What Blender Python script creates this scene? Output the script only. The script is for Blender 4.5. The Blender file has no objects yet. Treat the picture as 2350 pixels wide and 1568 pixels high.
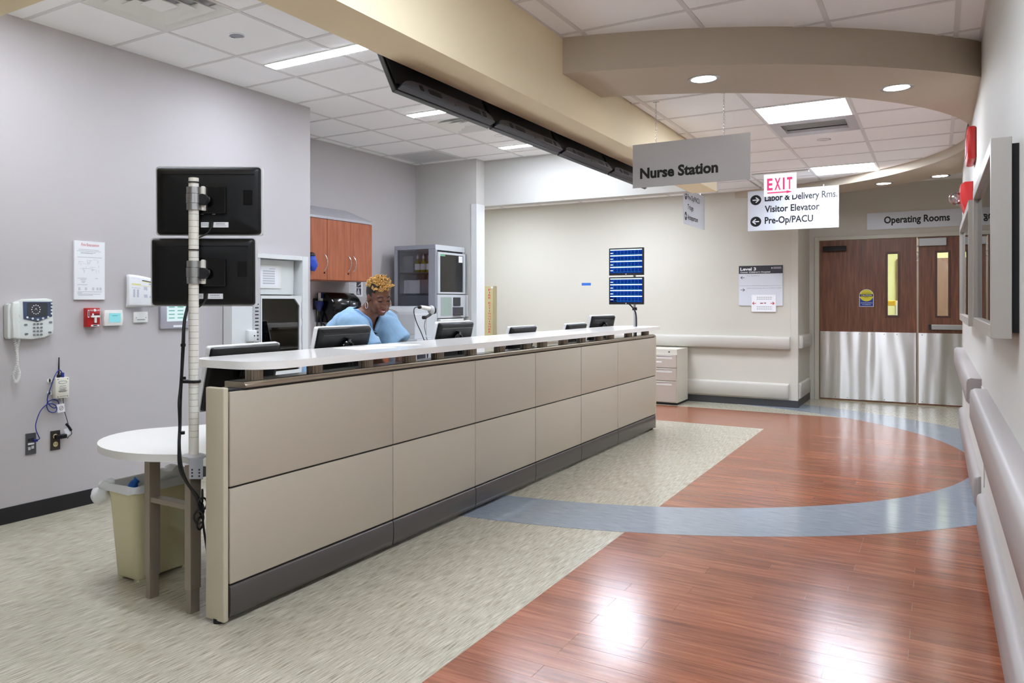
import bpy, bmesh, math, random
from mathutils import Vector, Matrix, noise
random.seed(7)
S = bpy.context.scene
COL = S.collection
# ---------------------------------------------------------------- camera
HC = 1.327
YAW = math.radians(33.777)
cam = bpy.data.objects.new('camera', bpy.data.cameras.new('camera')); COL.objects.link(cam)
cam.data.sensor_width = 36.0
cam.data.lens = 36.0*1824.0/2350.0
cam.data.shift_x = (1175-927)/2350.0
cam.data.shift_y = -(784-692)/2350.0
cam.data.clip_start = 0.02
cam.location = (0, 0, HC)
cam.rotation_euler = (math.pi/2, 0, YAW)
S.camera = cam
# ---------------------------------------------------------------- world and exposure
W = bpy.data.worlds.new('world'); S.world = W; W.use_nodes = True
W.node_tree.nodes['Background'].inputs[0].default_value = (0.9, 0.93, 1, 1)
W.node_tree.nodes['Background'].inputs[1].default_value = 0.25
S.view_settings.view_transform = 'Standard'
S.view_settings.look = 'None'
S.view_settings.gamma = 1.0
S.view_settings.use_curve_mapping = False
S.view_settings.exposure = EXPOSURE = 1.93
# fixture strengths (lamps of the place, plus added panel lights out of view)
STRIP_E, PANEL_E, SPOT_E = 19.0, 12.0, 14.0
# ---------------------------------------------------------------- measuring helpers: a sight line met with a real plane
FW = Vector((-math.sin(YAW), math.cos(YAW))); RT = Vector((math.cos(YAW), math.sin(YAW)))
def ray(u): return FW + RT*((u-927)/1824.0)
def onY(u, v, Y):
    r = ray(u); d = Y/r.y; return Vector((d*r.x, Y, HC+d*(692-v)/1824.0))
def onX(u, v, X):
    r = ray(u); d = X/r.x; return Vector((X, d*r.y, HC+d*(692-v)/1824.0))
def onZ(u, v, z):
    d = (HC-z)*1824.0/(v-692); r = ray(u)*d; return Vector((r.x, r.y, z))
# ---------------------------------------------------------------- materials
def lin(c):
    c = c/255.0
    return c/12.92 if c <= 0.04045 else ((c+0.055)/1.055)**2.4
def rgb(r, g, b): return (lin(r), lin(g), lin(b), 1)
MATS = {}
def mat(name, col, rough=0.5, metal=0.0, spec=0.5, bump=0.0, bscale=200.0, var=0.0, vscale=3.0, emit=None, estr=0.0, coat=0.0, stretch=None, alpha=1.0):
    if name in MATS: return MATS[name]
    m = bpy.data.materials.new(name); m.use_nodes = True; MATS[name] = m
    nt = m.node_tree; b = nt.nodes['Principled BSDF']
    c = rgb(*col)
    b.inputs['Base Color'].default_value = c
    b.inputs['Roughness'].default_value = rough
    b.inputs['Metallic'].default_value = metal
    b.inputs['Specular IOR Level'].default_value = spec
    if coat: b.inputs['Coat Weight'].default_value = coat; b.inputs['Coat Roughness'].default_value = 0.08
    if emit:
        b.inputs['Emission Color'].default_value = rgb(*emit); b.inputs['Emission Strength'].default_value = estr
    if bump or var:
        tc = nt.nodes.new('ShaderNodeTexCoord'); mp = nt.nodes.new('ShaderNodeMapping')
        nt.links.new(tc.outputs['Object'], mp.inputs['Vector'])
        if stretch: mp.inputs['Scale'].default_value = stretch
    if var:
        n = nt.nodes.new('ShaderNodeTexNoise'); n.inputs['Scale'].default_value = vscale; n.inputs['Detail'].default_value = 4
        nt.links.new(mp.outputs[0], n.inputs['Vector'])
        r = nt.nodes.new('ShaderNodeValToRGB')
        r.color_ramp.elements[0].position = 0.3; r.color_ramp.elements[1].position = 0.7
        r.color_ramp.elements[0].color = tuple(x*(1-var) for x in c[:3])+(1,)
        r.color_ramp.elements[1].color = tuple(min(1, x*(1+var)) for x in c[:3])+(1,)
        nt.links.new(n.outputs[0], r.inputs[0]); nt.links.new(r.outputs[0], b.inputs['Base Color'])
    if bump:
        n2 = nt.nodes.new('ShaderNodeTexNoise'); n2.inputs['Scale'].default_value = bscale; n2.inputs['Detail'].default_value = 3
        nt.links.new(mp.outputs[0], n2.inputs['Vector'])
        bp = nt.nodes.new('ShaderNodeBump'); bp.inputs['Strength'].default_value = bump; bp.inputs['Distance'].default_value = 0.002
        nt.links.new(n2.outputs[0], bp.inputs['Height']); nt.links.new(bp.outputs[0], b.inputs['Normal'])
    return m
def emis(name, col, strength):
    if name in MATS: return MATS[name]
    m = bpy.data.materials.new(name); m.use_nodes = True; MATS[name] = m
    nt = m.node_tree; nt.nodes.remove(nt.nodes['Principled BSDF'])
    e = nt.nodes.new('ShaderNodeEmission'); e.inputs[0].default_value = rgb(*col); e.inputs[1].default_value = strength*(1.0 if strength > 4 else 0.30)
    nt.links.new(e.outputs[0], nt.nodes['Material Output'].inputs[0]); return m
def glass(name, tint=(235, 240, 240), refl=0.08, rough=0.02):
    if name in MATS: return MATS[name]
    m = bpy.data.materials.new(name); m.use_nodes = True; MATS[name] = m
    nt = m.node_tree; nt.nodes.remove(nt.nodes['Principled BSDF'])
    t = nt.nodes.new('ShaderNodeBsdfTransparent'); t.inputs[0].default_value = rgb(*tint)
    g = nt.nodes.new('ShaderNodeBsdfGlossy'); g.inputs['Roughness'].default_value = rough
    f = nt.nodes.new('ShaderNodeFresnel'); f.inputs[0].default_value = 1.45
    ad = nt.nodes.new('ShaderNodeMath'); ad.operation = 'ADD'; ad.inputs[1].default_value = refl-0.04
    mx = nt.nodes.new('ShaderNodeMixShader')
    nt.links.new(f.outputs[0], ad.inputs[0]); nt.links.new(ad.outputs[0], mx.inputs[0])
    nt.links.new(t.outputs[0], mx.inputs[1]); nt.links.new(g.outputs[0], mx.inputs[2])
    nt.links.new(mx.outputs[0], nt.nodes['Material Output'].inputs[0]); return m
def grain(name, cols, scale, axis_stretch, rough, bump=0.05, rand=0.0, detail=6, spec=0.5, bdist=0.001, coat=0.0, bscale=1.0):
    """streaky material: noise stretched along one axis, in world metres"""
    m = bpy.data.materials.new(name); m.use_nodes = True; MATS[name] = m
    nt = m.node_tree; b = nt.nodes['Principled BSDF']; b.inputs['Roughness'].default_value = rough; b.inputs['Specular IOR Level'].default_value = spec
    if coat: b.inputs['Coat Weight'].default_value = coat; b.inputs['Coat Roughness'].default_value = 0.06
    g = nt.nodes.new('ShaderNodeNewGeometry'); mp = nt.nodes.new('ShaderNodeMapping'); mp.inputs['Scale'].default_value = axis_stretch
    nt.links.new(g.outputs['Position'], mp.inputs['Vector'])
    vec = mp.outputs[0]
    if rand:
        oi = nt.nodes.new('ShaderNodeObjectInfo'); ml = nt.nodes.new('ShaderNodeMath'); ml.operation = 'MULTIPLY'; ml.inputs[1].default_value = 37.0
        va = nt.nodes.new('ShaderNodeVectorMath'); va.operation = 'ADD'
        nt.links.new(oi.outputs['Random'], ml.inputs[0]); nt.links.new(vec, va.inputs[0]); nt.links.new(ml.outputs[0], va.inputs[1]); vec = va.outputs[0]
    n = nt.nodes.new('ShaderNodeTexNoise'); n.inputs['Scale'].default_value = scale; n.inputs['Detail'].default_value = detail; n.inputs['Roughness'].default_value = 0.65
    nt.links.new(vec, n.inputs['Vector'])
    r = nt.nodes.new('ShaderNodeValToRGB'); el = r.color_ramp.elements
    while len(el) < len(cols): el.new(0.5)
    for i, c in enumerate(cols):
        el[i].position = 0.28+0.44*i/(len(cols)-1); el[i].color = rgb(*c)
    nt.links.new(n.outputs[0], r.inputs[0]); out = r.outputs[0]
    if rand:
        hs = nt.nodes.new('ShaderNodeHueSaturation'); mr = nt.nodes.new('ShaderNodeMapRange')
        mr.inputs['To Min'].default_value = 1-rand; mr.inputs['To Max'].default_value = 1+rand
        nt.links.new(oi.outputs['Random'], mr.inputs['Value']); nt.links.new(mr.outputs[0], hs.inputs['Value']); nt.links.new(out, hs.inputs['Color']); out = hs.outputs[0]
    nt.links.new(out, b.inputs['Base Color'])
    if bump:
        bp = nt.nodes.new('ShaderNodeBump'); bp.inputs['Strength'].default_value = bump; bp.inputs['Distance'].default_value = bdist
        nt.links.new(n.outputs[0], bp.inputs['Height']); nt.links.new(bp.outputs[0], b.inputs['Normal'])
    return m
# ---------------------------------------------------------------- mesh helpers
class MB:
    def __init__(s): s.bm = bmesh.new(); s.T = None
    def V(s, p):
        p = Vector(p)
        return s.bm.verts.new(s.T @ p if s.T else p)
    def face(s, vs):
        try: return s.bm.faces.new(vs)
        except ValueError: return None
    def poly(s, pts): return s.face([s.V(p) for p in pts])
    def box(s, x0, x1, y0, y1, z0, z1, bev=0.0, seg=2):
        P = [s.V(p) for p in ((x0,y0,z0),(x1,y0,z0),(x1,y1,z0),(x0,y1,z0),(x0,y0,z1),(x1,y0,z1),(x1,y1,z1),(x0,y1,z1))]
        fs = [s.face([P[i] for i in q]) for q in ((0,3,2,1),(4,5,6,7),(0,1,5,4),(1,2,6,5),(2,3,7,6),(3,0,4,7))]
        if bev:
            es = list({e for f in fs for e in f.edges})
            bmesh.ops.bevel(s.bm, geom=es, offset=bev, segments=seg, affect='EDGES', profile=0.5)
        return s
    def prism(s, poly, z0, z1, fn=None, bev=0.0, seg=2):
        fn = fn or (lambda x, y, z: (x, y, z))
        a = [s.V(fn(x, y, z0)) for x, y in poly]; b = [s.V(fn(x, y, z1)) for x, y in poly]
        n = len(poly); top = s.face(b); bot = s.face(a[::-1]); sd = []
        for i in range(n): sd.append(s.face([a[i], a[(i+1) % n], b[(i+1) % n], b[i]]))
        if bev:
            es = [e for e in set(top.edges) | set(bot.edges)]
            bmesh.ops.bevel(s.bm, geom=es, offset=bev, segments=seg, affect='EDGES', profile=0.5)
        return s
    def cyl(s, p0, p1, r, r2=None, n=16, cap=True):
        p0, p1 = Vector(p0), Vector(p1); r2 = r if r2 is None else r2
        d = (p1-p0).normalized(); a = d.orthogonal().normalized(); b = d.cross(a)
        A = [s.V(p0+(a*math.cos(t)+b*math.sin(t))*r) for t in (2*math.pi*i/n for i in range(n))]
        B = [s.V(p1+(a*math.cos(t)+b*math.sin(t))*r2) for t in (2*math.pi*i/n for i in range(n))]
        for i in range(n): s.face([A[i], A[(i+1) % n], B[(i+1) % n], B[i]])
        if cap: s.face(A[::-1]); s.face(B)
        return s
    def tube(s, pts, r, n=8, closed=False, radii=None):
        pts = [Vector(p) for p in pts]; m = len(pts); rings = []
        tan = []
        for i in range(m):
            if closed: t = pts[(i+1) % m]-pts[i-1]
            else: t = pts[min(i+1, m-1)]-pts[max(i-1, 0)]
            tan.append(t.normalized())
        a = tan[0].orthogonal().normalized()
        for i in range(m):
            a = (a-tan[i]*a.dot(tan[i])).normalized(); b = tan[i].cross(a); rr = radii[i] if radii else r
            rings.append([s.V(pts[i]+(a*math.cos(t)+b*math.sin(t))*rr) for t in (2*math.pi*k/n for k in range(n))])
        for i in range(m if closed else m-1):
            A, B = rings[i], rings[(i+1) % m]
            for k in range(n): s.face([A[k], A[(k+1) % n], B[(k+1) % n], B[k]])
        if not closed: s.face(rings[0][::-1]); s.face(rings[-1])
        return s
    def loft(s, rings, cap=True):
        R = [[s.V(p) for p in r] for r in rings]; n = len(R[0])
        for A, B in zip(R, R[1:]):
            for k in range(n): s.face([A[k], A[(k+1) % n], B[(k+1) % n], B[k]])
        if cap: s.face(R[0][::-1]); s.face(R[-1])
        return s
    def lathe(s, prof, c=(0,0,0), n=24, axis='z'):
        c = Vector(c)
        def pt(r, z, t):
            if axis == 'z': return c+Vector((r*math.cos(t), r*math.sin(t), z))
            if axis == 'x': return c+Vector((z, r*math.cos(t), r*math.sin(t)))
            return c+Vector((r*math.cos(t), z, r*math.sin(t)))
        return s.loft([[pt(max(r, 1e-4), z, 2*math.pi*i/n) for i in range(n)] for r, z in prof])
    def ball(s, c, r, nu=16, nv=10):
        rx, ry, rz = (r, r, r) if not isinstance(r, (tuple, list)) else r
        c = Vector(c)
        return s.loft([[c+Vector((rx*max(math.sin(math.pi*j/nv), 1e-3)*math.cos(2*math.pi*i/nu), ry*max(math.sin(math.pi*j/nv), 1e-3)*math.sin(2*math.pi*i/nu), -rz*math.cos(math.pi*j/nv))) for i in range(nu)] for j in range(nv+1)])
def chain_loc(p):
    v = Vector((0, 0, 0))
    while p is not None: v += p.location; p = p.parent
    return v
def obj(name, mb, m, parent=None, smooth=None, kind=None):
    bm = mb.bm
    bmesh.ops.recalc_face_normals(bm, faces=bm.faces)
    if parent is not None: off = chain_loc(parent)
    else:
        xs = [v.co for v in bm.verts]
        off = Vector(((min(v.x for v in xs)+max(v.x for v in xs))/2, (min(v.y for v in xs)+max(v.y for v in xs))/2, min(v.z for v in xs)))
    bmesh.ops.translate(bm, verts=bm.verts, vec=-off)
    me = bpy.data.meshes.new(name); bm.to_mesh(me); bm.free()
    if smooth is not None:
        me.polygons.foreach_set('use_smooth', [True]*len(me.polygons)); me.set_sharp_from_angle(angle=math.radians(smooth))
    if m: me.materials.append(m)
    o = bpy.data.objects.new(name, me); COL.objects.link(o)
    if parent is not None: o.parent = parent
    else: o.location = off
    if kind: o['kind'] = kind
    return o
def tag(o, label, cat, group=None):
    o['label'] = label; o['category'] = cat
    if group: o['group'] = group
    return o
def thing(name, label, cat, loc=(0,0,0), group=None):
    o = bpy.data.objects.new(name, None); COL.objects.link(o); o.location = loc; o.empty_display_size = 0.05
    return tag(o, label, cat, group)
def struct(name, mb, m, parent=None, smooth=None):
    o = obj(name, mb, m, parent, smooth)
    if parent is None: o['kind'] = 'structure'
    return o
def bx(*a, **k): return MB().box(*a, **k)
def dup(root, loc, rotz=0.0, label=None, scale=None):
    def cp(o, par):
        c = o.copy(); COL.objects.link(c); c.parent = par
        for ch in list(o.children): cp(ch, c)
        return c
    r = cp(root, None); r.location = loc; r.rotation_euler = (0, 0, rotz)
    if scale: r.scale = scale
    if label: r['label'] = label
    return r
class Fr:
    """a flat face: origin, right, up; n points out of it"""
    def __init__(s, o, r, u): s.o, s.r, s.u = Vector(o), Vector(r), Vector(u); s.n = s.r.cross(s.u)
    def p(s, x, y, d=0.0): return s.o+s.r*x+s.u*y+s.n*d
    def rect(s, mb, x0, x1, y0, y1, d0, d1, bev=0.0):
        T = mb.T; mb.T = Matrix(((s.r.x, s.u.x, s.n.x, s.o.x), (s.r.y, s.u.y, s.n.y, s.o.y), (s.r.z, s.u.z, s.n.z, s.o.z), (0, 0, 0, 1)))
        mb.box(x0, x1, y0, y1, d0, d1, bev); mb.T = T; return mb
    def T(s): return Matrix(((s.r.x, s.u.x, s.n.x, s.o.x), (s.r.y, s.u.y, s.n.y, s.o.y), (s.r.z, s.u.z, s.n.z, s.o.z), (0, 0, 0, 1)))
def fY(x, y, z): return Fr((x, y, z), (1,0,0), (0,0,1))      # faces -Y
def fL(x, y, z): return Fr((x, y, z), (0,1,0), (0,0,1))      # faces +X
def fR(x, y, z): return Fr((x, y, z), (0,-1,0), (0,0,1))     # faces -X
_txt = {}
def text_mesh(s, bold):
    cu = bpy.data.curves.new('t', 'FONT'); cu.body = s; cu.size = 1.0; cu.offset = bold; cu.resolution_u = 3
    o = bpy.data.objects.new('t', cu); COL.objects.link(o)
    me = bpy.data.meshes.new_from_object(o); bpy.data.objects.remove(o); bpy.data.curves.remove(cu)
    vs = [Vector(v.co) for v in me.vertices]; fs = [tuple(p.vertices) for p in me.polygons]; bpy.data.meshes.remove(me)
    return vs, fs
def text_into(mb, s, fr, x0, x1, yb, cap, d=0.001, bold=0.0):
    vs, fs = text_mesh(s, bold)
    if not vs: return
    mnx = min(v.x for v in vs); mxx = max(v.x for v in vs); k = cap/0.73
    V = [mb.bm.verts.new(fr.p(x0+(v.x-mnx)*(x1-x0)/(mxx-mnx), yb+v.y*k, d)) for v in vs]
    for f in fs: mb.face([V[i] for i in f])
def text(s, fr, x0, x1, yb, cap, m, parent, d=0.001, bold=0.0, name='lettering'):
    mb = MB(); text_into(mb, s, fr, x0, x1, yb, cap, d, bold); return obj(name, mb, m, parent)
def catmull(P, n=8):
    P = [Vector(p) for p in P]; out = []
    Q = [P[0]]+P+[P[-1]]
    for i in range(1, len(Q)-2):
        a, b, c, d = Q[i-1], Q[i], Q[i+1], Q[i+2]
        for k in range(n):
            t = k/n
            out.append(0.5*((2*b)+(c-a)*t+(2*a-5*b+4*c-d)*t*t+(3*b-a-3*c+d)*t**3))
    out.append(P[-1]); return out
def rrect(x0, x1, y0, y1, r, n=6):
    if not isinstance(r, (tuple, list)): r = (r,)*4
    out = []
    for (cx, cy, a0, q) in ((x1-r[1], y0+r[1], -90, r[1]), (x1-r[2], y1-r[2], 0, r[2]), (x0+r[3], y1-r[3], 90, r[3]), (x0+r[0], y0+r[0], 180, r[0])):
        for i in range(n+1):
            t = math.radians(a0+90*i/n); out.append((cx+q*math.cos(t), cy+q*math.sin(t)))
    return out
def clip_convex(poly, cl):
    """Sutherland-Hodgman against a counter-clockwise convex polygon"""
    for i in range(len(cl)):
        (ax, ay), (bx_, by) = cl[i], cl[(i+1) % len(cl)]
        side = lambda p: (bx_-ax)*(p[1]-ay)-(by-ay)*(p[0]-ax)
        out = []
        for j in range(len(poly)):
            p, q = poly[j], poly[(j+1) % len(poly)]; sp, sq = side(p), side(q)
            if sp >= 0: out.append(p)
            if (sp >= 0) != (sq >= 0):
                t = sp/(sp-sq); out.append((p[0]+(q[0]-p[0])*t, p[1]+(q[1]-p[1])*t))
        poly = out
        if len(poly) < 3: return []
    return poly
# ---------------------------------------------------------------- palette
M_wallL = mat('paint_lavender_grey', (195, 190, 191), 0.75, spec=0.2, bump=0.05, bscale=350)
M_wallB = mat('paint_warm_grey', (205, 200, 188), 0.75, spec=0.2, bump=0.05, bscale=350)
M_wallE = mat('paint_pale_grey', (208, 206, 202), 0.75, spec=0.2, bump=0.05, bscale=350)
M_white = mat('paint_white', (212, 211, 206), 0.7, spec=0.2)
M_cream = mat('paint_cream', (244, 229, 194), 0.7, spec=0.2)
M_taupe = mat('paint_taupe', (196, 184, 166), 0.7, spec=0.2)
M_wallR = mat('paint_right_wall', (208, 206, 200), 0.6, spec=0.3, bump=0.05, bscale=350)
M_base = mat('rubber_base_charcoal', (58, 58, 60), 0.5)
M_baseB = mat('rubber_base_black', (28, 28, 32), 0.45)
M_tile = mat('ceiling_tile_white', (249, 248, 247), 0.9, spec=0.1, bump=0.25, bscale=300)
M_bar = mat('ceiling_bar_grey', (222, 220, 218), 0.6)
M_rail = mat('handrail_vinyl', (200, 195, 186), 0.5, bump=0.05, bscale=500)
M_railR = mat('handrail_vinyl_grey', (164, 156, 153), 0.45, bump=0.06, bscale=500)
M_black = mat('black_plastic', (14, 14, 15), 0.38)
M_blackg = mat('black_gloss', (8, 8, 9), 0.15)
M_dark = mat('dark_grey_plastic', (42, 42, 45), 0.4)
M_plw = mat('white_plastic', (236, 236, 232), 0.35)
M_plg = mat('light_grey_plastic', (196, 196, 198), 0.4)
M_steel = mat('brushed_steel', (214, 212, 208), 0.3, metal=1.0)
_n = M_steel.node_tree; _p = _n.nodes['Principled BSDF']; _p.inputs['Anisotropic'].default_value = 0.92
_c = _n.nodes.new('ShaderNodeCombineXYZ'); _c.inputs[2].default_value = 1.0; _n.links.new(_c.outputs[0], _p.inputs['Tangent'])
_g = _n.nodes.new('ShaderNodeNewGeometry'); _m = _n.nodes.new('ShaderNodeMapping'); _m.inputs['Scale'].default_value = (4.0, 1, 0.4)
_t = _n.nodes.new('ShaderNodeTexNoise'); _t.inputs['Scale'].default_value = 1.0; _t.inputs['Detail'].default_value = 1.0
_b = _n.nodes.new('ShaderNodeBump'); _b.inputs['Strength'].default_value = 1.0; _b.inputs['Distance'].default_value = 0.03
_n.links.new(_g.outputs['Position'], _m.inputs[0]); _n.links.new(_m.outputs[0], _t.inputs['Vector']); _n.links.new(_t.outputs[0], _b.inputs['Height']); _n.links.new(_b.outputs[0], _p.inputs['Normal'])
M_chrome = mat('chrome', (225, 225, 228), 0.12, metal=1.0)
M_alu = mat('satin_aluminium', (178, 178, 176), 0.35, metal=1.0)
M_champ = mat('champagne_metal', (178, 166, 148), 0.33, metal=0.8)
M_paper = mat('paper', (240, 241, 244), 0.7, spec=0.2)
M_ink = mat('ink_black', (18, 18, 22), 0.6)
M_inkg = mat('ink_grey', (160, 162, 168), 0.7)
M_red = mat('red_enamel', (188, 36, 38), 0.35)
M_redink = mat('ink_red', (208, 56, 60), 0.6)
M_glass = glass('clear_pane')
M_tan = grain('vinyl_tan', [(104, 97, 82), (170, 162, 143), (200, 193, 175), (224, 219, 205)], 5.0, (44, 1.7, 1), 0.3, bump=0.06, detail=7, spec=0.4)
M_tan.node_tree.nodes['Principled BSDF'].inputs['Roughness'].default_value = 0.2
M_blue = grain('vinyl_blue', [(98, 107, 118), (148, 157, 168), (182, 189, 197)], 6.0, (1.3, 55, 1), 0.11, bump=0.03, detail=7)
M_wood = grain('vinyl_wood', [(112, 62, 44), (142, 83, 59), (160, 98, 71), (180, 117, 87)], 3.0, (1.0, 15, 1), 0.17, bump=0.4, rand=0.16, detail=8)
M_lens = emis('lamp_diffuser', (230, 240, 255), PANEL_E)
M_strip = emis('strip_diffuser', (234, 242, 255), STRIP_E)
M_spot = emis('downlight_lens', (255, 250, 240), SPOT_E)
# ---------------------------------------------------------------- the room
XC, XCB = -2.414, -2.522          # counter front and back face
XL, XBK, XR = -4.605, -5.455, 0.225
YE, YH, YF, YD = 8.42, 8.62, 10.93, 12.06
ZL, ZF, ZB, ZS, ZBM = 3.041, 2.873, 2.745, 2.663, 2.428
CX, CY, RI, RO = -2.79, 7.94, 3.056, 3.675
BXL, BXR = -2.06, -1.82
YN, YW = -3.2, 9.6                # wall behind the camera, end of the right wall
floor = struct('floor', bx(-7.2, 2.2, YN, 17.0, -0.1, 0.0), M_tan)
circ = [(CX+3.4*math.cos(2*math.pi*i/96), CY+3.4*math.sin(2*math.pi*i/96)) for i in range(96)]
pcirc = [(CX+3.5*math.cos(2*math.pi*i/96), CY+3.5*math.sin(2*math.pi*i/96)) for i in range(96)]
# wood-look planks laid across the corridor
rows = []
y = 0.9; k = 0
while y < 10.3:
    y1 = min(y+0.112, 10.3)
    x0 = -1.485 if y < 8.92 else -4.2
    x = x0; first = True
    while x < XR-0.01:
        L = 0.85
        if first: L = random.choice((0.3, 0.55, 0.8, 1.0)); first = False
        x1 = min(x+L, XR)
        if XR-x1 < 0.12: x1 = XR
        pl = [(x+0.0004, y+0.0004), (x1-0.0004, y+0.0004), (x1-0.0004, y1-0.0004), (x+0.0004, y1-0.0004)]
        if y > 8.0: pl = clip_convex(pl, pcirc)
        else:
            rr = [math.hypot(a-CX, b-CY) for a, b in pl]
            if min(rr) > RI+0.03 and max(rr) < RO-0.03: pl = []
        if len(pl) >= 3: obj('plank', MB().prism(pl, -0.001, 0.0012), M_wood, floor)
        x = x1
    y = y1
def ring(r0, r1, lim0, lim1, z0, z1, n=64):
    """curved band between radii r0 and r1; lim(r) gives the start or end angle at that radius"""
    mb = MB(); R = []
    for i in range(n+1):
        q = []
        for r, z in ((r0, z0), (r1, z0), (r1, z1), (r0, z1)):
            a0, a1 = lim0(r), lim1(r); t = a0+(a1-a0)*i/n; q.append((CX+r*math.cos(t), CY+r*math.sin(t), z))
        R.append(q)
    return mb.loft(R)
def atx(X, s): return lambda r: s*math.acos((X-CX)/r)
farend = lambda r: math.asin((YF-CY)/RI) if r < RI+.1 else math.acos((-1.43-CX)/RO)
obj('blue_inlay_band', ring(RI, RO, atx(-2.47, -1), atx(XR, -1), -0.001, 0.002), M_blue, floor)
obj('blue_inlay_band', ring(RI, RO, atx(XR, 1), farend, -0.001, 0.002), M_blue, floor)
# left wall of the nurse station, recess behind it, end wall, header
def wall(name, x0, x1, y0, y1, z0, z1, m): return struct(name, bx(x0, x1, y0, y1, z0, z1), m)
wall('wall_left', XL-0.15, XL, YN, 5.39, 0, ZL+0.1, M_wallL)
wall('wall_recess', XBK-0.15, XBK, 5.24, YE+0.4, 0, ZL+0.1, M_wallL)
wall('wall_recess_side', XBK, XL-0.15, 5.24, 5.39, 0, ZL+0.1, M_wallL)
we = wall('wall_end', XBK, -4.585, YE, 8.62, 0, ZL+0.1, M_wallE)
wall('wall_header', -5.0, -1.90, YH, 8.80, 2.49, ZL+0.1, mat('paint_header', (196, 195, 191), 0.7, spec=0.2))
wall('wall_far', -7.2, -1.427, YF, YF+0.15, 0, 2.95, M_wallB)
wall('wall_far_side', -1.577, -1.427, YF+0.15, YD, 0, 2.95, M_wallB)
wall('wall_far_left', -7.3, -7.2, 8.82, YF, 0, 2.95, M_wallB)
wall('wall_far_near', -7.2, XBK, 8.62, 8.82, 0, 2.95, M_wallB)
wr = wall('wall_right', XR, XR+0.15, YN, YW, 0, 2.95, M_wallR)
wall('wall_right_return', XR+0.15, 1.7, YW-0.15, YW, 0, 2.95, M_wallB)
wall('wall_right_far', 1.6, 1.7, YW, YD, 0, 2.95, M_wallB)
wall('wall_back', XL, XR, YN-0.1, YN, 0, 2.95, M_wallE)
# door wall with an opening
DX0, DXM, DX1, DZ = -1.308, -0.196, 0.916, 2.146
dw = MB(); dw.box(-1.427, DX0-0.053, YD, YD+0.15, 0, 2.95); dw.box(DX1+0.053, 1.7, YD, YD+0.15, 0, 2.95); dw.box(DX0-0.053, DX1+0.053, YD, YD+0.15, DZ+0.05, 2.95)
struct('wall_door', dw, M_wallB)
fm = MB(); fm.box(DX0-0.053, DX0, YD-0.03, YD+0.12, 0, DZ+0.05, 0.004); fm.box(DX1, DX1+0.053, YD-0.03, YD+0.12, 0, DZ+0.05, 0.004); fm.box(DX0, DX1, YD-0.03, YD+0.12, DZ, DZ+0.05, 0.004)
struct('trim_1', fm, mat('door_frame_paint', (196, 190, 176), 0.4))
struct('trim_2', bx(DX0, DX1, YD-0.02, YD+0.12, 0, 0.012), mat('threshold_brass', (196, 186, 160), 0.3, metal=0.9))
# room beyond the doors
bw = MB(); bw.box(-1.6, -1.5, YD+0.15, 16, 0, 2.7); bw.box(1.4, 1.5, YD+0.15, 16, 0, 2.7); bw.box(-1.6, 1.5, 16, 16.1, 0, 2.7)
struct('wall_beyond_doors', bw, mat('paint_yellow', (222, 212, 150), 0.7))
struct('ceiling', bx(-1.6, 1.5, YD+0.15, 16.1, 2.7, 2.8), M_white)
# bulkhead beam over the counter, cross beam near the camera
struct('trim_3', bx(BXL, BXR, -0.2, 8.36, ZBM, 3.05), M_cream)
struct('trim_4', bx(XL, BXL, 0.5, 1.684, ZBM, 3.05), M_cream)
# curved soffit
struct('trim_5', ring(RI, RO, atx(BXR, -1), atx(XR, -1), ZS, 2.95), M_taupe, smooth=30)
struct('trim_6', ring(RI, RO, atx(XR, 1), farend, ZS, 2.95), M_taupe, smooth=30)
# ---------------------------------------------------------------- ceilings: bars and tiles
def ceiling(x0, x1, y0, y1, z, gx, gy, dx, dy, skip=(), clip=None, keep=None, bars=True):
    bk = [(x0, y0), (x1, y0), (x1, y1), (x0, y1)]
    if clip: bk = clip_convex(bk, clip)
    c = struct('ceiling', MB().prism(bk, z+0.05, z+0.09), M_white)
    def lines(a, b, g, d):
        k0 = math.ceil((a-g)/d+1e-6); L = [a]
        k = k0
        while g+k*d < b-1e-6: L.append(g+k*d); k += 1
        return L+[b]
    LX, LY = lines(x0, x1, gx, dx), lines(y0, y1, gy, dy)
    w = 0.012
    for i in range(len(LX)-1):
        for j in range(len(LY)-1):
            p = (LX[i]+w, LX[i+1]-w, LY[j]+w, LY[j+1]-w); cxm, cym = (p[0]+p[1])/2, (p[2]+p[3])/2
            if p[1]-p[0] < 0.02 or p[3]-p[2] < 0.02: continue
            if any(a-0.05 < cxm < b+0.05 and e-0.05 < cym < f+0.05 for a, b, e, f in skip): continue
            if keep and not keep(cxm, cym): continue
            q = [(p[0], p[2]), (p[1], p[2]), (p[1], p[3]), (p[0], p[3])]
            if clip: q = clip_convex(q, clip)
            if len(q) < 3: continue
            obj('ceiling_tile', MB().prism(q, z+0.003, z+0.018), M_tile, c)
    return c, LX, LY
def bars(c, LX, LY, z, x0, x1, y0, y1, clipf=None):
    w = 0.0125
    for X in LX: obj('ceiling_bar', bx(max(X-w, x0), min(X+w, x1), y0, y1, z-0.001, z+0.03), M_bar, c)
    for Y in LY: obj('ceiling_bar', bx(x0, x1, max(Y-w, y0), min(Y+w, y1), z-0.0015, z+0.029), M_bar, c)
GX, GY, TX, TY = -4.063, 3.354, 0.637, 0.617
def tl(i, j): return (GX+TX*i, GX+TX*(i+1), GY+TY*j, GY+TY*(j+1))
V1, V2, V3, L0 = tl(0, -1), tl(0, 5), tl(-2, 7), tl(1, -1)
STR = []
for j in (-2, 1, 4, 7): STR.append((tl(0, j)[0], tl(1, j)[1], (tl(0, j)[2]+tl(0, j)[3])/2))
c, LX, LY = ceiling(XBK, BXL, 1.684, YH, ZL, GX, GY, TX, TY, skip=[V1, V2, V3])
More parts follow.
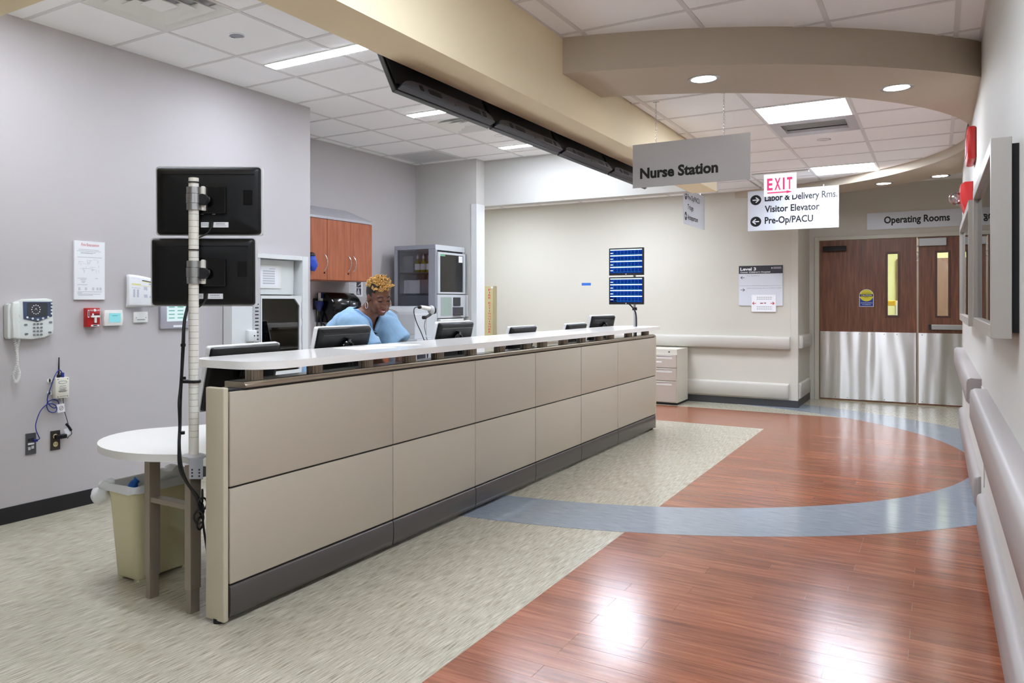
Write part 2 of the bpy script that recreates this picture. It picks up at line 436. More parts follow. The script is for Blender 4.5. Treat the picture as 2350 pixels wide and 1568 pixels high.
bars(c, LX, LY, ZL, XBK, BXL, 1.684, YH)
ceilL = c
# corridor, camera side of the curved soffit
c, LX, LY = ceiling(BXR, XR, YN, 6.4, ZF, -1.69, 4.345, 0.596, 0.606, keep=lambda x, y: math.hypot(x-CX, y-CY) > RI+0.1, skip=[(-1.09, -0.50, 1.92, 2.52), (-1.09, -0.50, -0.5, 0.1)])
bars(c, LX, LY, ZF, BXR, XR, YN, 5.9)
for o in list(c.children): pass
struct('ceiling', bx(XL, BXR, YN, 0.5, ZF, ZF+0.1), M_tile)
# inside the curve
c, LX, LY = ceiling(BXR, XR, 4.9, YF, ZB, -1.74, 6.28, 0.618, 0.62, clip=circ, keep=lambda x, y: True, skip=[(-1.122, -0.504, 6.28, 6.90), (-1.122, -0.504, 6.90, 7.52), (-1.122, -0.504, 9.38, 10.0)])
for X in LX[1:-1]:
    dyy = math.sqrt(max(0.01, 3.35**2-(X-CX)**2)); obj('ceiling_bar', bx(X-0.0125, X+0.0125, CY-dyy, min(CY+dyy, YF), ZB-0.001, ZB+0.03), M_bar, c)
for Y in LY[1:-1]:
    dxx = math.sqrt(max(0.01, 3.35**2-(Y-CY)**2)); obj('ceiling_bar', bx(BXR, min(XR, CX+dxx), Y-0.0125, Y+0.0125, ZB-0.0015, ZB+0.029), M_bar, c)
ceilC = c
# passage behind the header
c, LX, LY = ceiling(-7.2, BXR, 8.82, YF, ZB, -1.74, 6.28, 0.618, 0.62)
bars(c, LX, LY, ZB, -7.2, BXR, 8.82, YF)
struct('ceiling', bx(BXR-0.1, BXR, 8.36, 8.82, ZB, 2.95), M_white)
struct('ceiling', bx(-1.427, 1.7, YW-0.1, YD, 2.86, 2.95), M_tile)
# ---------------------------------------------------------------- lamps
def strip_light(x0, x1, y, label):
    t = thing('strip_light', label, 'ceiling light', ((x0+x1)/2, y, ZL), 'linear strip lights over the nurse station')
    obj('housing', bx(x0+0.015, x1-0.015, y-0.064, y+0.064, ZL-0.006, ZL+0.04, 0.004), M_plw, t)
    obj('diffuser', bx(x0+0.03, x1-0.03, y-0.058, y+0.058, ZL-0.0075, ZL+0.004), M_strip, t)
for (x0, x1, y), lb in zip(STR, ('strip light by the cross beam, nearest the square air vent', 'bright strip light nearest the phone wall, first of the row', 'bright strip light between two ceiling air vents, middle of the row', 'bright strip light farthest from the phone, near the end wall')):
    strip_light(x0, x1, y, lb)
def panel_light(x0, x1, y0, y1, z, label, y2=None):
    t = thing('panel_light', label, 'ceiling light', ((x0+x1)/2, (y0+y1)/2, z))
    f = MB(); f.box(x0, x1, y0, y0+0.02, z-0.004, z+0.03); f.box(x0, x1, y1-0.02, y1, z-0.004, z+0.03); f.box(x0, x0+0.02, y0+0.02, y1-0.02, z-0.004, z+0.03); f.box(x1-0.02, x1, y0+0.02, y1-0.02, z-0.004, z+0.03)
    obj('frame', f, M_plw, t)
    obj('diffuser', bx(x0+0.02, x1-0.02, y0+0.02, y1-0.02, z+0.002, z+0.02), M_lens, t)
panel_light(-1.122, -0.504, 6.28, 6.90, ZB, 'large square panel light beside the grey air grille')
panel_light(-1.122, -0.504, 9.38, 10.0, ZB, 'far square panel light next to the exit sign')
panel_light(-1.09, -0.494, 1.92, 2.52, ZF, 'added corridor panel light above the viewpoint, out of view')  # this and the next: added out of view to brighten corridor and counter front
panel_light(-1.09, -0.494, -0.5, 0.1, ZF, 'added unseen corridor panel light behind the viewpoint')
panel_light(-3.9, -2.7, -1.6, -1.0, ZF, 'added unseen panel light behind the viewpoint, by the left wall')  # this and the next two: unseen, added to light the near left area
panel_light(-4.35, -3.35, -0.5, 0.15, ZF, 'added unseen panel light behind the viewpoint, nearest the phone wall')
panel_light(-3.25, -2.25, -0.5, 0.15, ZF, 'added unseen panel light behind the viewpoint, before the cross beam')
panel_light(-5.45, -4.83, 9.38, 10.0, ZB, 'added unseen left panel light in the passage behind the header')  # this and the next: unseen, added to brighten the far wall
panel_light(-3.60, -2.98, 9.38, 10.0, ZB, 'added unseen right panel light in the passage behind the header')
panel_light(-0.2, 0.4, 13.2, 15.2, 2.69, 'panel light in the room beyond the double doors')
def downlight(x, y, z, label):
    t = thing('downlight', label, 'ceiling light', (x, y, z), 'round downlights in the curved soffit')
    obj('trim_ring', MB().lathe([(0.068, 0.004), (0.072, -0.004), (0.09, -0.006), (0.093, 0.0)], (x, y, z), 28), M_alu, t, 40)
    obj('lens', MB().cyl((x, y, z-0.004), (x, y, z+0.004), 0.068, n=28), M_spot, t)
for (u, v, lb) in ((1615, 181, 'round downlight left in the near curved soffit'), (2058, 201, 'round downlight in the curved soffit near the right wall'), (2028, 421, 'round downlight in the far curved soffit above the double doors')):
    p = onZ(u, v, ZS); downlight(p.x, p.y, ZS, lb)
downlight(0.04, 10.2, ZS, 'round downlight in the far soffit hidden behind the right wall edge')
# air vents, speakers
def diffuser(q, label):
    x0, x1, y0, y1 = q; t = thing('air_vent', label, 'air vent', ((x0+x1)/2, (y0+y1)/2, ZL))
    cx, cy = (x0+x1)/2, (y0+y1)/2; hx, hy = (x1-x0)/2, (y1-y0)/2
    for i, (s0, s1, z0, z1) in enumerate(((0.97, 0.78, 0.0, 0.045), (0.72, 0.52, 0.0, 0.04), (0.47, 0.30, 0.002, 0.035))):
        mb = MB(); R = [[(cx+a*hx*s, cy+b*hy*s, ZL+z) for a, b in ((-1,-1),(1,-1),(1,1),(-1,1))] for s, z in ((s0, z0-0.004), (s0, z0), (s1, z1), (s1, z1-0.006))]
        mb.loft(R, cap=False); R0 = R[0]; R3 = R[3]
        for k in range(4): mb.poly([R0[k], R0[(k+1) % 4], R3[(k+1) % 4], R3[k]])
        obj('vane_ring', mb, M_plw, t)
    obj('centre_plate', bx(cx-hx*0.24, cx+hx*0.24, cy-hy*0.24, cy+hy*0.24, ZL+0.004, ZL+0.01), M_plw, t)
    obj('duct', bx(cx-hx*0.97, cx+hx*0.97, cy-hy*0.97, cy+hy*0.97, ZL+0.048, ZL+0.052), mat('duct_grey', (196, 194, 194), 0.7), t)
diffuser(V1, 'square stepped ceiling air vent at the top left edge')
diffuser(V2, 'square ceiling air vent beside the middle strip light')
x0, x1, y0, y1 = V3
t = thing('return_grille', 'perforated grey return air panel in the ceiling by the end wall', 'air vent', ((x0+x1)/2, (y0+y1)/2, ZL))
obj('perforated_panel', bx(x0+0.02, x1-0.02, y0+0.02, y1-0.02, ZL+0.002, ZL+0.012), mat('perforated_grey', (226, 226, 224), 0.6), t)
mb = MB()
for i in range(26):
    for j in range(26):
        xx, yy = x0+0.05+(x1-x0-0.1)*i/25, y0+0.05+(y1-y0-0.1)*j/25
        mb.poly([(xx-.006, yy-.006, ZL+.0015), (xx-.006, yy+.006, ZL+.0015), (xx+.006, yy+.006, ZL+.0015), (xx+.006, yy-.006, ZL+.0015)])
obj('perforations', mb, mat('perforation_grey', (150, 150, 152), .7), t, kind='stuff')
t = thing('air_grille', 'grey air grille with clear deflector behind the panel light', 'air vent', (-0.813, 7.21, ZB))
f = MB(); X0, X1, Y0, Y1 = -1.122, -0.504, 6.90, 7.52
f.box(X0+.01, X1-.01, Y0, Y0+0.12, ZB-0.003, ZB+0.02); f.box(X0+.01, X1-.01, Y1-0.14, Y1, ZB-0.003, ZB+0.02); f.box(X0+.01, X0+.08, Y0+.12, Y1-.14, ZB-0.003, ZB+0.02); f.box(X1-.08, X1-.01, Y0+.12, Y1-.14, ZB-0.003, ZB+0.02)
obj('frame', f, M_plg, t)
obj('duct', bx(X0+.06, X1-.06, Y0+.1, Y1-.12, ZB+0.03, ZB+0.035), M_plg, t)
for i in range(6): 
    yy = Y0+0.14+i*0.042
    mb = MB(); mb.poly([(X0+.08, yy, ZB+.002), (X1-.08, yy, ZB+.002), (X1-.08, yy+.035, ZB+.026), (X0+.08, yy+.035, ZB+.026)]); obj('louvre', mb, M_plw, t)
def disc(x, y, z, r, label, m=M_alu):
    t = thing('ceiling_disc', label, 'detector', (x, y, z))
    obj('rim', MB().lathe([(r*0.86, 0.0), (r*0.9, -0.006), (r, -0.005), (r, 0.004)], (x, y, z), 28), M_chrome, t, 40)
    obj('cover', MB().cyl((x, y, z-0.003), (x, y, z+0.004), r*0.87, n=28), m, t)
disc(-3.745, 3.66, ZL+0.003, 0.052, 'round grey speaker disc in a ceiling tile beside the square vent', mat('disc_grey', (150, 154, 162), 0.5))
disc(-3.745, 7.365, ZL+0.003, 0.05, 'round speaker disc in a ceiling tile near the end wall', mat('disc_white', (225, 222, 220), 0.5))
disc(-0.813, 7.83, ZB+0.003, 0.055, 'small round detector in the corridor ceiling past the grille', mat('disc_white', (225, 222, 220), 0.5))
# ---------------------------------------------------------------- baseboards, rails, corner guards
struct('baseboard_left', bx(XL, XL+0.008, YN, 5.39, 0, 0.098, 0.002), M_baseB)
struct('baseboard_recess', bx(XBK, XBK+0.008, 5.39, YE, 0, 0.098, 0.002), M_baseB)
struct('baseboard_far', bx(-7.2, -1.419, YF-0.008, YF, 0, 0.09, 0.002), M_base)
struct('baseboard_far_side', bx(-1.427, -1.419, YF, YD, 0, 0.09, 0.002), M_base)
struct('baseboard_right', bx(XR-0.008, XR, YN, YW, 0, 0.09, 0.002), mat('rubber_base_blue_grey', (84, 88, 96), 0.5))
struct('baseboard_end', bx(XBK, -4.585, YE-0.008, YE, 0, 0.098, 0.002), M_baseB)
def rail(name, label, fn, a, b, z0, z1, dep, m, group=None):
    """fn(s, d, z) -> point; s along the wall, d out of the wall"""
    t = thing(name, label, 'handrail', fn((a+b)/2, 0, z0), group)
    r = min(0.014, dep*0.4)
    prof = [(0.0, z0), (dep-r, z0), (dep, z0+r), (dep, z1-2*r), (dep-r*0.35, z1-r*0.7), (dep-r*1.6, z1), (0.0, z1)]
    e = 0.035
    mb = MB(); mb.loft([[fn(a+e, d, z) for d, z in prof], [fn(b-e, d, z) for d, z in prof]]); obj('cover', mb, m, t, 50)
    for s0, s1 in ((a, a+e), (b, b-e)):
        mb = MB(); zc = (z0+z1)/2
        mb.loft([[fn(s1, d, z) for d, z in prof], [fn(s1+(s0-s1)*0.7, d*0.97, zc+(z-zc)*0.99) for d, z in prof], [fn(s0, d*0.6, zc+(z-zc)*0.96) for d, z in prof]])
        obj('end_cap', mb, m, t, 50)
ff = lambda s, d, z: Vector((s, YF-d, z))
rail('handrail', 'upper beige handrail on the far wall below the directory sign', ff, -5.2, -1.50, 0.728, 0.884, 0.075, M_rail)
rail('crash_rail', 'lower beige crash rail on the far wall above the dark base', ff, -5.2, -1.52, 0.105, 0.297, 0.035, M_rail)
fs = lambda s, d, z: Vector((-1.427+d, s, z))
rail('handrail', 'short upper handrail on the side wall left of the double doors', fs, YF+0.10, YD-0.12, 0.735, 0.90, 0.05, M_rail)
rail('crash_rail', 'short lower crash rail on the side wall left of the double doors', fs, YF+0.10, YD-0.12, 0.105, 0.30, 0.03, M_rail)
fr_ = lambda s, d, z: Vector((XR-d, s, z))
rail('handrail', 'far upper handrail on the right wall under the small framed display', fr_, 5.75, YW-0.03, 0.72, 0.875, 0.075, M_railR)
rail('crash_rail', 'far lower crash rail on the right wall above the blue floor band', fr_, 5.82, YW-0.03, 0.10, 0.29, 0.035, M_railR)
rail('handrail', 'near upper handrail on the right wall running towards the viewpoint', fr_, 0.3, 5.22, 0.70, 0.865, 0.075, M_railR)
rail('crash_rail', 'near lower crash rail on the right wall running towards the viewpoint', fr_, 0.3, 5.35, 0.09, 0.285, 0.04, M_railR)
g = MB(); g.box(-1.502, -1.419, YF-0.006, YF, 0.09, 2.55, 0.002); g.box(-1.427, -1.421, YF, YF+0.075, 0.09, 2.55, 0.002)
struct('trim_7', g, mat('corner_guard', (204, 199, 188), 0.4))
g = MB(); g.box(-4.655, -4.579, YE-0.006, YE, 0.1, 2.50, 0.002); g.box(-4.585, -4.579, YE, 8.62, 0.1, 2.50, 0.002)
struct('trim_8', g, mat('corner_guard_white', (226, 228, 228), 0.35))
struct('trim_9', bx(XR-0.005, XR+0.06, YW-0.06, YW+0.005, 0.09, 2.55, 0.002), mat('corner_guard', (204, 199, 188), 0.4))
# ---------------------------------------------------------------- nurse counter
M_pan = mat('counter_panel', (192, 182, 164), 0.42, bump=0.05, bscale=900, stretch=(1, 4, 1))
M_post = mat('counter_end_panel', (206, 196, 172), 0.38)
M_kick = mat('counter_kick', (92, 87, 84), 0.3, metal=0.3)
seams = [2.318, 3.505, 4.422, 5.329, 6.226, 7.13, 8.30]
ctr = thing('reception_counter', 'long beige panelled nurse counter with dark kick plates', 'counter', (-2.468, 5.3, 0))
obj('frame', bx(XCB+0.012, XC-0.012, 2.33, 8.29, 0.03, 0.962), M_dark, ctr)
obj('back_panel', bx(XCB, XCB+0.012, 2.33, 8.29, 0.03, 0.962), M_pan, ctr)
for a, b in zip(seams, seams[1:]):
    g = 0.004
    obj('panel', bx(XC-0.014, XC, a+g, b-g, 0.562, 0.953, 0.003), M_pan, ctr, 40)
    obj('panel', bx(XC-0.014, XC, a+g, b-g, 0.161, 0.553, 0.003), M_pan, ctr, 40)
    k = MB(); prof = [(-0.016, 0.02), (-0.004, 0.024), (0.002, 0.05), (0.004, 0.10), (0.002, 0.145), (-0.004, 0.152), (-0.016, 0.152)]
    k.loft([[(XC+d, y, z) for d, z in prof] for y in (a+g, b-g)]); obj('kick_plate', k, M_kick, ctr, 60)
for y0, y1 in ((2.286, 2.314), (8.302, 8.33)):
    obj('end_panel', bx(XCB, XC+0.001, y0, y1, 0.012, 0.972, 0.006, 3), M_post, ctr, 40)
    obj('glide', MB().cyl((XC-0.05, (y0+y1)/2, 0), (XC-0.05, (y0+y1)/2, 0.02), 0.018), M_black, ctr)
cap = MB(); prof = [(XCB-0.006, 0.962), (XC+0.004, 0.962), (XC+0.011, 0.967), (XC+0.011, 0.975), (XC+0.003, 0.979), (XC+0.0, 0.986), (XCB-0.006, 0.986)]
cap.loft([[(x, y, z) for x, z in prof] for y in (2.40, 8.27)]); obj('top_cap', cap, M_champ, ctr, 50)
obj('cap_inlay', bx(XCB+0.002, XC-0.012, 2.41, 8.26, 0.9855, 0.9885), mat('cap_black_gloss', (26, 28, 32), 0.06, spec=0.8), ctr)
# transaction shelf on posts
shelf = thing('transaction_shelf', 'long white rounded shelf on metal posts above the counter', 'shelf', (-2.61, 5.45, 0.9885))
M_shelf = mat('solid_surface_white', (250, 248, 243), 0.14, spec=0.4)
sp = rrect(-2.845, -2.372, 2.45, 8.48, (0.16, 0.18, 0.2, 0.2), 10)
obj('shelf_top', MB().prism(sp, 1.0325, 1.0665, bev=0.012, seg=3), M_shelf, shelf, 40)
M_std = mat('standoff_metal', (146, 134, 118), 0.3, metal=0.9, bump=0.3, bscale=40, stretch=(8, 8, 0.01))
for yy in (2.51, 2.915, 3.325, 3.735, 4.04, 4.445, 4.85, 5.265, 5.55, 5.96, 6.345, 6.76, 7.05, 7.57, 8.10):
    mb = MB(); n = 40
    mb.loft([[(-2.462+(0.0375+0.0015*(i % 2))*math.cos(2*math.pi*i/n), yy+(0.0375+0.0015*(i % 2))*math.sin(2*math.pi*i/n), z) for i in range(n)] for z in (0.9885, 1.0325)])
    obj('standoff_post', mb, M_std, shelf)
# ---------------------------------------------------------------- desk
M_desk = mat('desk_laminate', (240, 238, 232), 0.3)
DZT = 0.662
desk = thing('nurse_desk', 'white oval-ended desk top on grey legs behind the counter', 'desk', (-2.95, 5.0, 0))
dp = [(-2.530, 2.34), (-2.530, 8.25), (-3.10, 8.25), (-3.10, 3.35), (-3.2, 3.12)]
for i in range(17):
    t = math.radians(165+i*(315-165)/16.0)
    dp.append((-3.02+0.42*math.cos(t), 2.62+0.40*math.sin(t)))
dp.append((-2.60, 2.30))
obj('desk_top', MB().prism(dp, DZT-0.033, DZT, bev=0.006), M_desk, desk, 40)
M_leg = mat('leg_metal', (160, 150, 136), 0.35, metal=0.5)
for p in (onZ(337, 1375, 0), onZ(430, 1410, 0)):
    x, y = p.x, p.y+0.03
    lg = obj('leg', bx(x-0.018, x+0.018, y-0.03, y+0.03, 0.10, DZT-0.033, 0.002), M_leg, desk)
    obj('leg_extension', bx(x-0.014, x+0.014, y-0.026, y+0.026, 0.0, 0.11, 0.002), M_leg, lg)
pA, pB = onZ(337, 1375, 0), onZ(430, 1410, 0)
obj('stretcher', bx(pA.x+0.018, pB.x-0.018, pA.y+0.005, pA.y+0.055, 0.432, 0.455, 0.002), M_leg, desk)
for yy in (3.5, 4.9, 6.3, 7.7):
    obj('leg', bx(-3.06, -3.02, yy-0.03, yy+0.03, 0.0, DZT-0.033), M_leg, desk)
obj('support_bracket', bx(-2.62, -2.532, 2.42, 2.46, 0.5, DZT-0.033), M_black, desk)
# ---------------------------------------------------------------- monitors
M_bez = mat('bezel_white', (226, 226, 226), 0.35)
M_shell = mat('monitor_shell', (9, 9, 10), 0.42, spec=.35, bump=0.1, bscale=900)
M_scr = mat('screen_dark', (12, 14, 18), 0.1)
def monitor_head(t, w, h, z, tilt, M_b=M_bez, y=0.0):
    """back towards -y, screen towards +y, panel centre at height z"""
    T = Matrix.Translation((0, y, z)) @ Matrix.Rotation(tilt, 4, 'X')
    mb = MB(); mb.T = T; pl = rrect(-w/2, w/2, -h/2, h/2, 0.014, 4)
    def mk(poly, y0, y1): mb.prism(poly, y0, y1, lambda x, yy, zz: (x, zz, yy))
    mk(pl, -0.006, 0.018); bez = obj('bezel', mb, M_b, t, 40)
    mb = MB(); mb.T = T
    R = []
    for yy, s, dz in ((-0.006, 0.972, 0), (-0.016, 0.965, 0), (-0.026, 0.94, 0), (-0.032, 0.82, -0.01), (-0.034, 0.5, -0.02)):
        R.append([(x*s, yy, zz*s+dz*0) for x, zz in rrect(-w/2, w/2, -h/2, h/2, 0.014, 4)])
    mb.loft(R); sh = obj('back_shell', mb, M_shell, t, 60)
    mb = MB(); mb.T = T; mb.box(-w*0.43, w*0.43, -0.0335, -0.029, h*0.365, h*0.378); obj('vent_slot', mb, M_blackg, sh)
    mb = MB(); mb.T = T; mb.box(-w/2+0.012, w/2-0.012, 0.018, 0.0195, -h/2+0.014, h/2-0.012); obj('screen', mb, M_scr, bez)
    return T, sh
def hub(t, T, dz, sh):
    mb = MB(); mb.T = T
    pts = [(0.048*math.cos(a), -0.052, dz+0.048*math.sin(a)) for a in (2*math.pi*i/20 for i in range(20))]
    mb.tube(pts, 0.011, 8, closed=True); mb.cyl((0, -0.03, dz), (0, -0.056, dz), 0.036, n=20)
    mb.box(-0.068, 0.068, -0.058, -0.034, dz-0.02, dz+0.014, 0.004); mb.box(-0.014, 0.014, -0.06, -0.034, dz+0.04, dz+0.07, 0.003)
    obj('mount_hub', mb, M_blackg, t, 40)
def desk_monitor(zc=0.36):
    t = thing('desk_monitor', 'x', 'monitor', (0, 0, 0), 'desk monitors behind the counter')
    T, sh = monitor_head(t, 0.51, 0.325, zc, math.radians(13))
    hub(t, T, 0.03, sh)
    mb = MB(); mb.tube([(0, -0.075, zc-.03), (0, -0.085, zc-.12), (0, -0.07, 0.02)], 0.02, 10); obj('stand_neck', mb, M_black, t, 50)
    obj('stand_base', MB().prism(rrect(-0.12, 0.12, -0.17, 0.07, 0.04), 0.0, 0.014, bev=0.004), M_black, t, 40)
    return t
dm1 = desk_monitor(0.29); dm = desk_monitor()
mons = [(-2.925, 2.885, DZT+0.0, 92, 1.0, 'black desk monitor nearest the monitor pole, behind the shelf end'),
        (-2.95, 3.72, DZT, 90, 1.0, 'desk monitor directly left of the nurse, below the towel dispenser'),
        (-2.95, 5.03, DZT, 90, 1.0, 'desk monitor in front of the drawers of the supply tower'),
        (-2.95, 6.17, DZT, 90, 0.88, 'desk monitor right of the extinguisher sign, third from the far end'),
        (-2.95, 7.37, DZT, 90, 0.87, 'low desk monitor below the blue tape, second from the far end'),
        (-2.95, 8.13, DZT, 82, 1.0, 'small-looking desk monitor left of the blue display pole')]
for i, (x, y, z, a, s, lb) in enumerate(mons):
    o = dm1 if i == 0 else dm if i == 1 else dup(dm, (x, y, z))
    o.location = (x, y, z); o.rotation_euler = (0, 0, math.radians(a)); o['label'] = lb; o.scale = (1, 1, s)
# pole with two monitors seen from behind
PX, PY = -2.648, 2.335
M_pole = mat('pole_ivory', (240, 237, 227), 0.3)
pole = thing('monitor_pole', 'tall ribbed ivory pole clamped to the oval desk end', 'monitor stand', (PX, PY, DZT))
PR = 0.0218
obj('tube', MB().cyl((PX, PY, DZT+0.004), (PX, PY, 1.858), PR-0.0012, n=24), mat('pole_groove', (150, 146, 136), 0.4), pole, 40)
z = DZT+0.085
while z < 1.85:
    z1 = min(z+0.0265, 1.858) if not (0.99 < z < 1.0) else z+0.05
    obj('collar_ring', MB().cyl((PX, PY, z), (PX, PY, z1-0.0016), PR, n=24), M_pole, pole, 40); z = z1
obj('lower_sleeve', MB().cyl((PX, PY, DZT+0.004), (PX, PY, DZT+0.0835), PR, n=24), M_pole, pole, 40)
obj('base_flange', MB().lathe([(0.05, 0), (0.05, 0.004), (0.046, 0.007), (0.03, 0.009), (PR, 0.01)], (PX, PY, DZT), 28), M_plg, pole, 40)
ca, sa = math.cos(YAW), math.sin(YAW)
def loc(x, y, z): return Vector((PX+x*ca-y*sa, PY+x*sa+y*ca, z))      # pole frame: x along the monitors, y away from the viewpoint
mb = MB(); mb.T = Matrix.Translation((PX, PY, 0)) @ Matrix.Rotation(YAW, 4, 'Z')
mb.box(-0.004, 0.055, -0.062, -0.058, DZT-0.085, DZT+0.002, 0.0015); mb.box(-0.01, 0.055, -0.062, 0.03, DZT, DZT+0.004, 0.001)
obj('clamp_plate', mb, mat('clamp_grey', (170, 172, 178), 0.4), pole)
mb = MB(); mb.T = Matrix.Translation((PX, PY, 0)) @ Matrix.Rotation(YAW, 4, 'Z')
for xx in (0.01, 0.04):
    for zz in (0.045, 0.058, 0.072): mb.cyl((xx, -0.0625, DZT-zz), (xx, -0.0615, DZT-zz), 0.004, n=10)
obj('screw_holes', mb, M_black, pole, kind='stuff')
for zc, hgt in ((1.768, 0.098), (1.452, 0.098)):
    for a, b, r in ((0, 0.027, 0.031), (0.0285, 0.068, 0.0325), (0.0695, 0.098, 0.031)):
        obj('bracket_collar', MB().cyl((PX, PY, zc-hgt/2+a), (PX, PY, zc-hgt/2+b), r, n=24), M_alu, pole, 40)
    mb = MB(); mb.cyl(loc(0.02, 0.01, zc), loc(0.06, 0.03, zc), 0.012); mb.cyl(loc(0.04, -0.02, zc-0.005), loc(0.046, 0.0, zc-0.005), 0.024, n=20); obj('tilt_joint', mb, M_dark, pole, 40)
    mb = MB(); mb.T = Matrix.Translation((PX, PY, 0)) @ Matrix.Rotation(YAW, 4, 'Z'); mb.box(0.03, 0.046, 0.0, 0.03, zc-0.05, zc+0.055, 0.004); obj('swivel_arm', mb, M_pole, pole)
    mb = MB(); mb.T = Matrix.Translation((PX, PY, 0)) @ Matrix.Rotation(YAW, 4, 'Z'); mb.box(0.03, 0.13, 0.03, 0.046, zc-0.06, zc+0.06, 0.003); obj('mount_plate', mb, M_blackg, pole)
for zz in (1.835, 1.545): obj('cable_tie', MB().cyl((PX, PY, zz), (PX, PY, zz+0.005), PR+0.003, n=20), M_black, pole)
obj('cable_clip', MB().prism(rrect(-0.055, 0.03, -0.03, 0.024, 0.02), 0.978, 0.99, lambda x, y, z: tuple(loc(x, y, z)), bev=0.003), M_black, pole, 40)
def pole_monitor(u, v, d, w, h, label):
    s = (u-927)/1824.0*d; x, y, z = FW.x*d+RT.x*s, FW.y*d+RT.y*s, HC+d*(692-v)/1824.0
    t = thing('pole_monitor', label, 'monitor', (0, 0, 0), 'two monitors on the ivory pole')
    T, sh = monitor_head(t, w, h, 0, math.radians(1))
    mb = MB(); mb.T = T; mb.box(-0.055, 0.06, -0.037, -0.033, -0.055, 0.062, 0.002); obj('vesa_recess', mb, M_blackg, sh)
    mb = MB(); mb.T = T; mb.box(0.155, 0.195, -0.0345, -0.024, -0.02, 0.045); obj('port_hatch', mb, M_blackg, sh)
    mb = MB(); mb.T = T; mb.box(-0.03, 0.005, -0.0355, -0.028, -0.118, -0.095, 0.001); mb.box(0.02, 0.09, -0.0355, -0.028, -0.118, -0.095, 0.001); obj('rating_label', mb, M_paper, sh)
    mb = MB(); mb.T = T
    for xx in (0.045,):
        for zz in (0.052, -0.046): mb.ball((xx, -0.038, zz), 0.004, 8, 6)
    mb.box(-0.03, -0.018, -0.0365, -0.033, -0.062, -0.059); mb.box(0.02, 0.033, -0.0365, -0.033, -0.062, -0.059); mb.box(0.048, 0.0495, -0.0385, -0.036, -0.012, 0.012); obj('screws', mb, M_chrome, sh)
    mb = MB(); mb.T = T
    for i in range(9): mb.box(0.036+i*0.0045, 0.0385+i*0.0045, -0.0358, -0.0354, -0.106, -0.099)
    mb.box(-0.026, 0.0, -0.0358, -0.0354, -0.103, -0.101); mb.box(-0.026, 0.0, -0.0358, -0.0354, -0.109, -0.107); mb.box(0.036, 0.08, -0.0358, -0.0354, -0.112, -0.1105); obj('printed_marks', mb, M_inkg, sh)
    mb = MB(); mb.T = T; P = [(0.018, -0.04, -0.10), (0.018, -0.042, -0.118), (0.0, -0.05, -0.145), (-0.035, -0.06, -0.165)]
    mb.tube(catmull(P, 6), 0.004, 8); mb.cyl((0.018, -0.04, -0.095), (0.018, -0.042, -0.12), 0.009, 0.007, n=10); obj('power_cord', mb, M_black, t, 50)
    t.location = (x, y, z); t.rotation_euler = (0, 0, YAW)
    return t
pole_monitor(481, 462, 3.50, 0.470, 0.304, 'upper monitor on the ivory pole, seen from behind')
pole_monitor(468.5, 624.5, 3.50, 0.466, 0.302, 'lower monitor on the ivory pole, seen from behind')
# cable bundle down the pole
cb = thing('cable_bundle', 'black cable bundle hanging down the ivory pole and under the desk', 'cables', loc(-0.035, -0.03, 0.4))
for i in range(5):
    o1, o2 = random.uniform(-0.009, 0.009), random.uniform(-0.008, 0.008)
    P = [loc(-0.01+o1*0.5, 0.03, 1.38), loc(-0.03+o1, -0.012, 1.25), loc(-0.034+o1, -0.026+o2, 1.13), loc(-0.04+o1, -0.03, 0.985), loc(-0.042+o1*1.5, -0.04+o2, 0.9), loc(-0.04+o1, -0.05, 0.80), loc(-0.036+o1, -0.075, 0.72),
         loc(-0.02+o1*2, -0.09, 0.63), loc(0.0+o1, -0.075, 0.56), loc(0.03+o2, -0.06, 0.5), loc(0.05+o1, -0.03, 0.42)]
    mb = MB(); mb.tube(catmull(P, 6), 0.0045, 7); obj('cable', mb, M_black, cb, 60)
for zz, r in ((1.135, 0.011), (0.995, 0.012), (0.765, 0.013)):
    obj('cable_tie', MB().cyl(loc(-0.037, -0.03-(0.02 if zz < 0.8 else 0), zz), loc(-0.037, -0.03-(0.02 if zz < 0.8 else 0), zz+0.012), r, n=14), M_blackg, cb)
for i in range(5):
    c0 = loc(0.045+random.uniform(-.01, .01), -0.05+random.uniform(-.02, .02), 0.5-i*0.028); mb = MB(); a = random.uniform(0, 3)
    mb.tube([c0+Vector((0.02*math.cos(q)*math.cos(a), 0.02*math.cos(q)*math.sin(a), 0.026*math.sin(q))) for q in (2*math.pi*k/18 for k in range(18))], 0.0045, 7, closed=True); obj('cable_loop', mb, M_black, cb, 60)
mb = MB(); mb.tube(catmull([loc(0.05, -0.05, 0.42), loc(0.055, -0.03, 0.33), loc(0.07, 0.0, 0.2), loc(0.1, 0.1, 0.02)], 6), 0.005, 7); obj('cable', mb, M_black, cb, 60)
# keyboard and mouse at the desk end
kb = thing('keyboard', 'black keyboard lying on the white desk behind the ivory pole', 'keyboard', (-2.86, 2.93, DZT))
obj('body', bx(-2.95, -2.76, 2.74, 3.18, DZT, DZT+0.022, 0.006), M_black, kb)
for i in range(5):
    for j in range(14):
        x, y = -2.935+i*0.034, 2.755+j*0.03
        obj('key', bx(x, x+0.028, y, y+0.025, DZT+0.02, DZT+0.029, 0.002, 1), M_dark, kb)
ms = thing('palm_rest', 'black rounded gel wrist rest at the keyboard front', 'wrist rest', (-3.0, 2.85, DZT))
P = onZ(389, 990, DZT); Q = onZ(420, 985, DZT)
mb = MB(); mb.tube(catmull([(-2.975, 2.72, DZT+0.012), (-2.985, 2.8, DZT+0.016), (-2.985, 3.0, DZT+0.016), (-2.975, 3.18, DZT+0.012)], 5), 0.016, 10); obj('pad', mb, M_blackg, ms, 60)
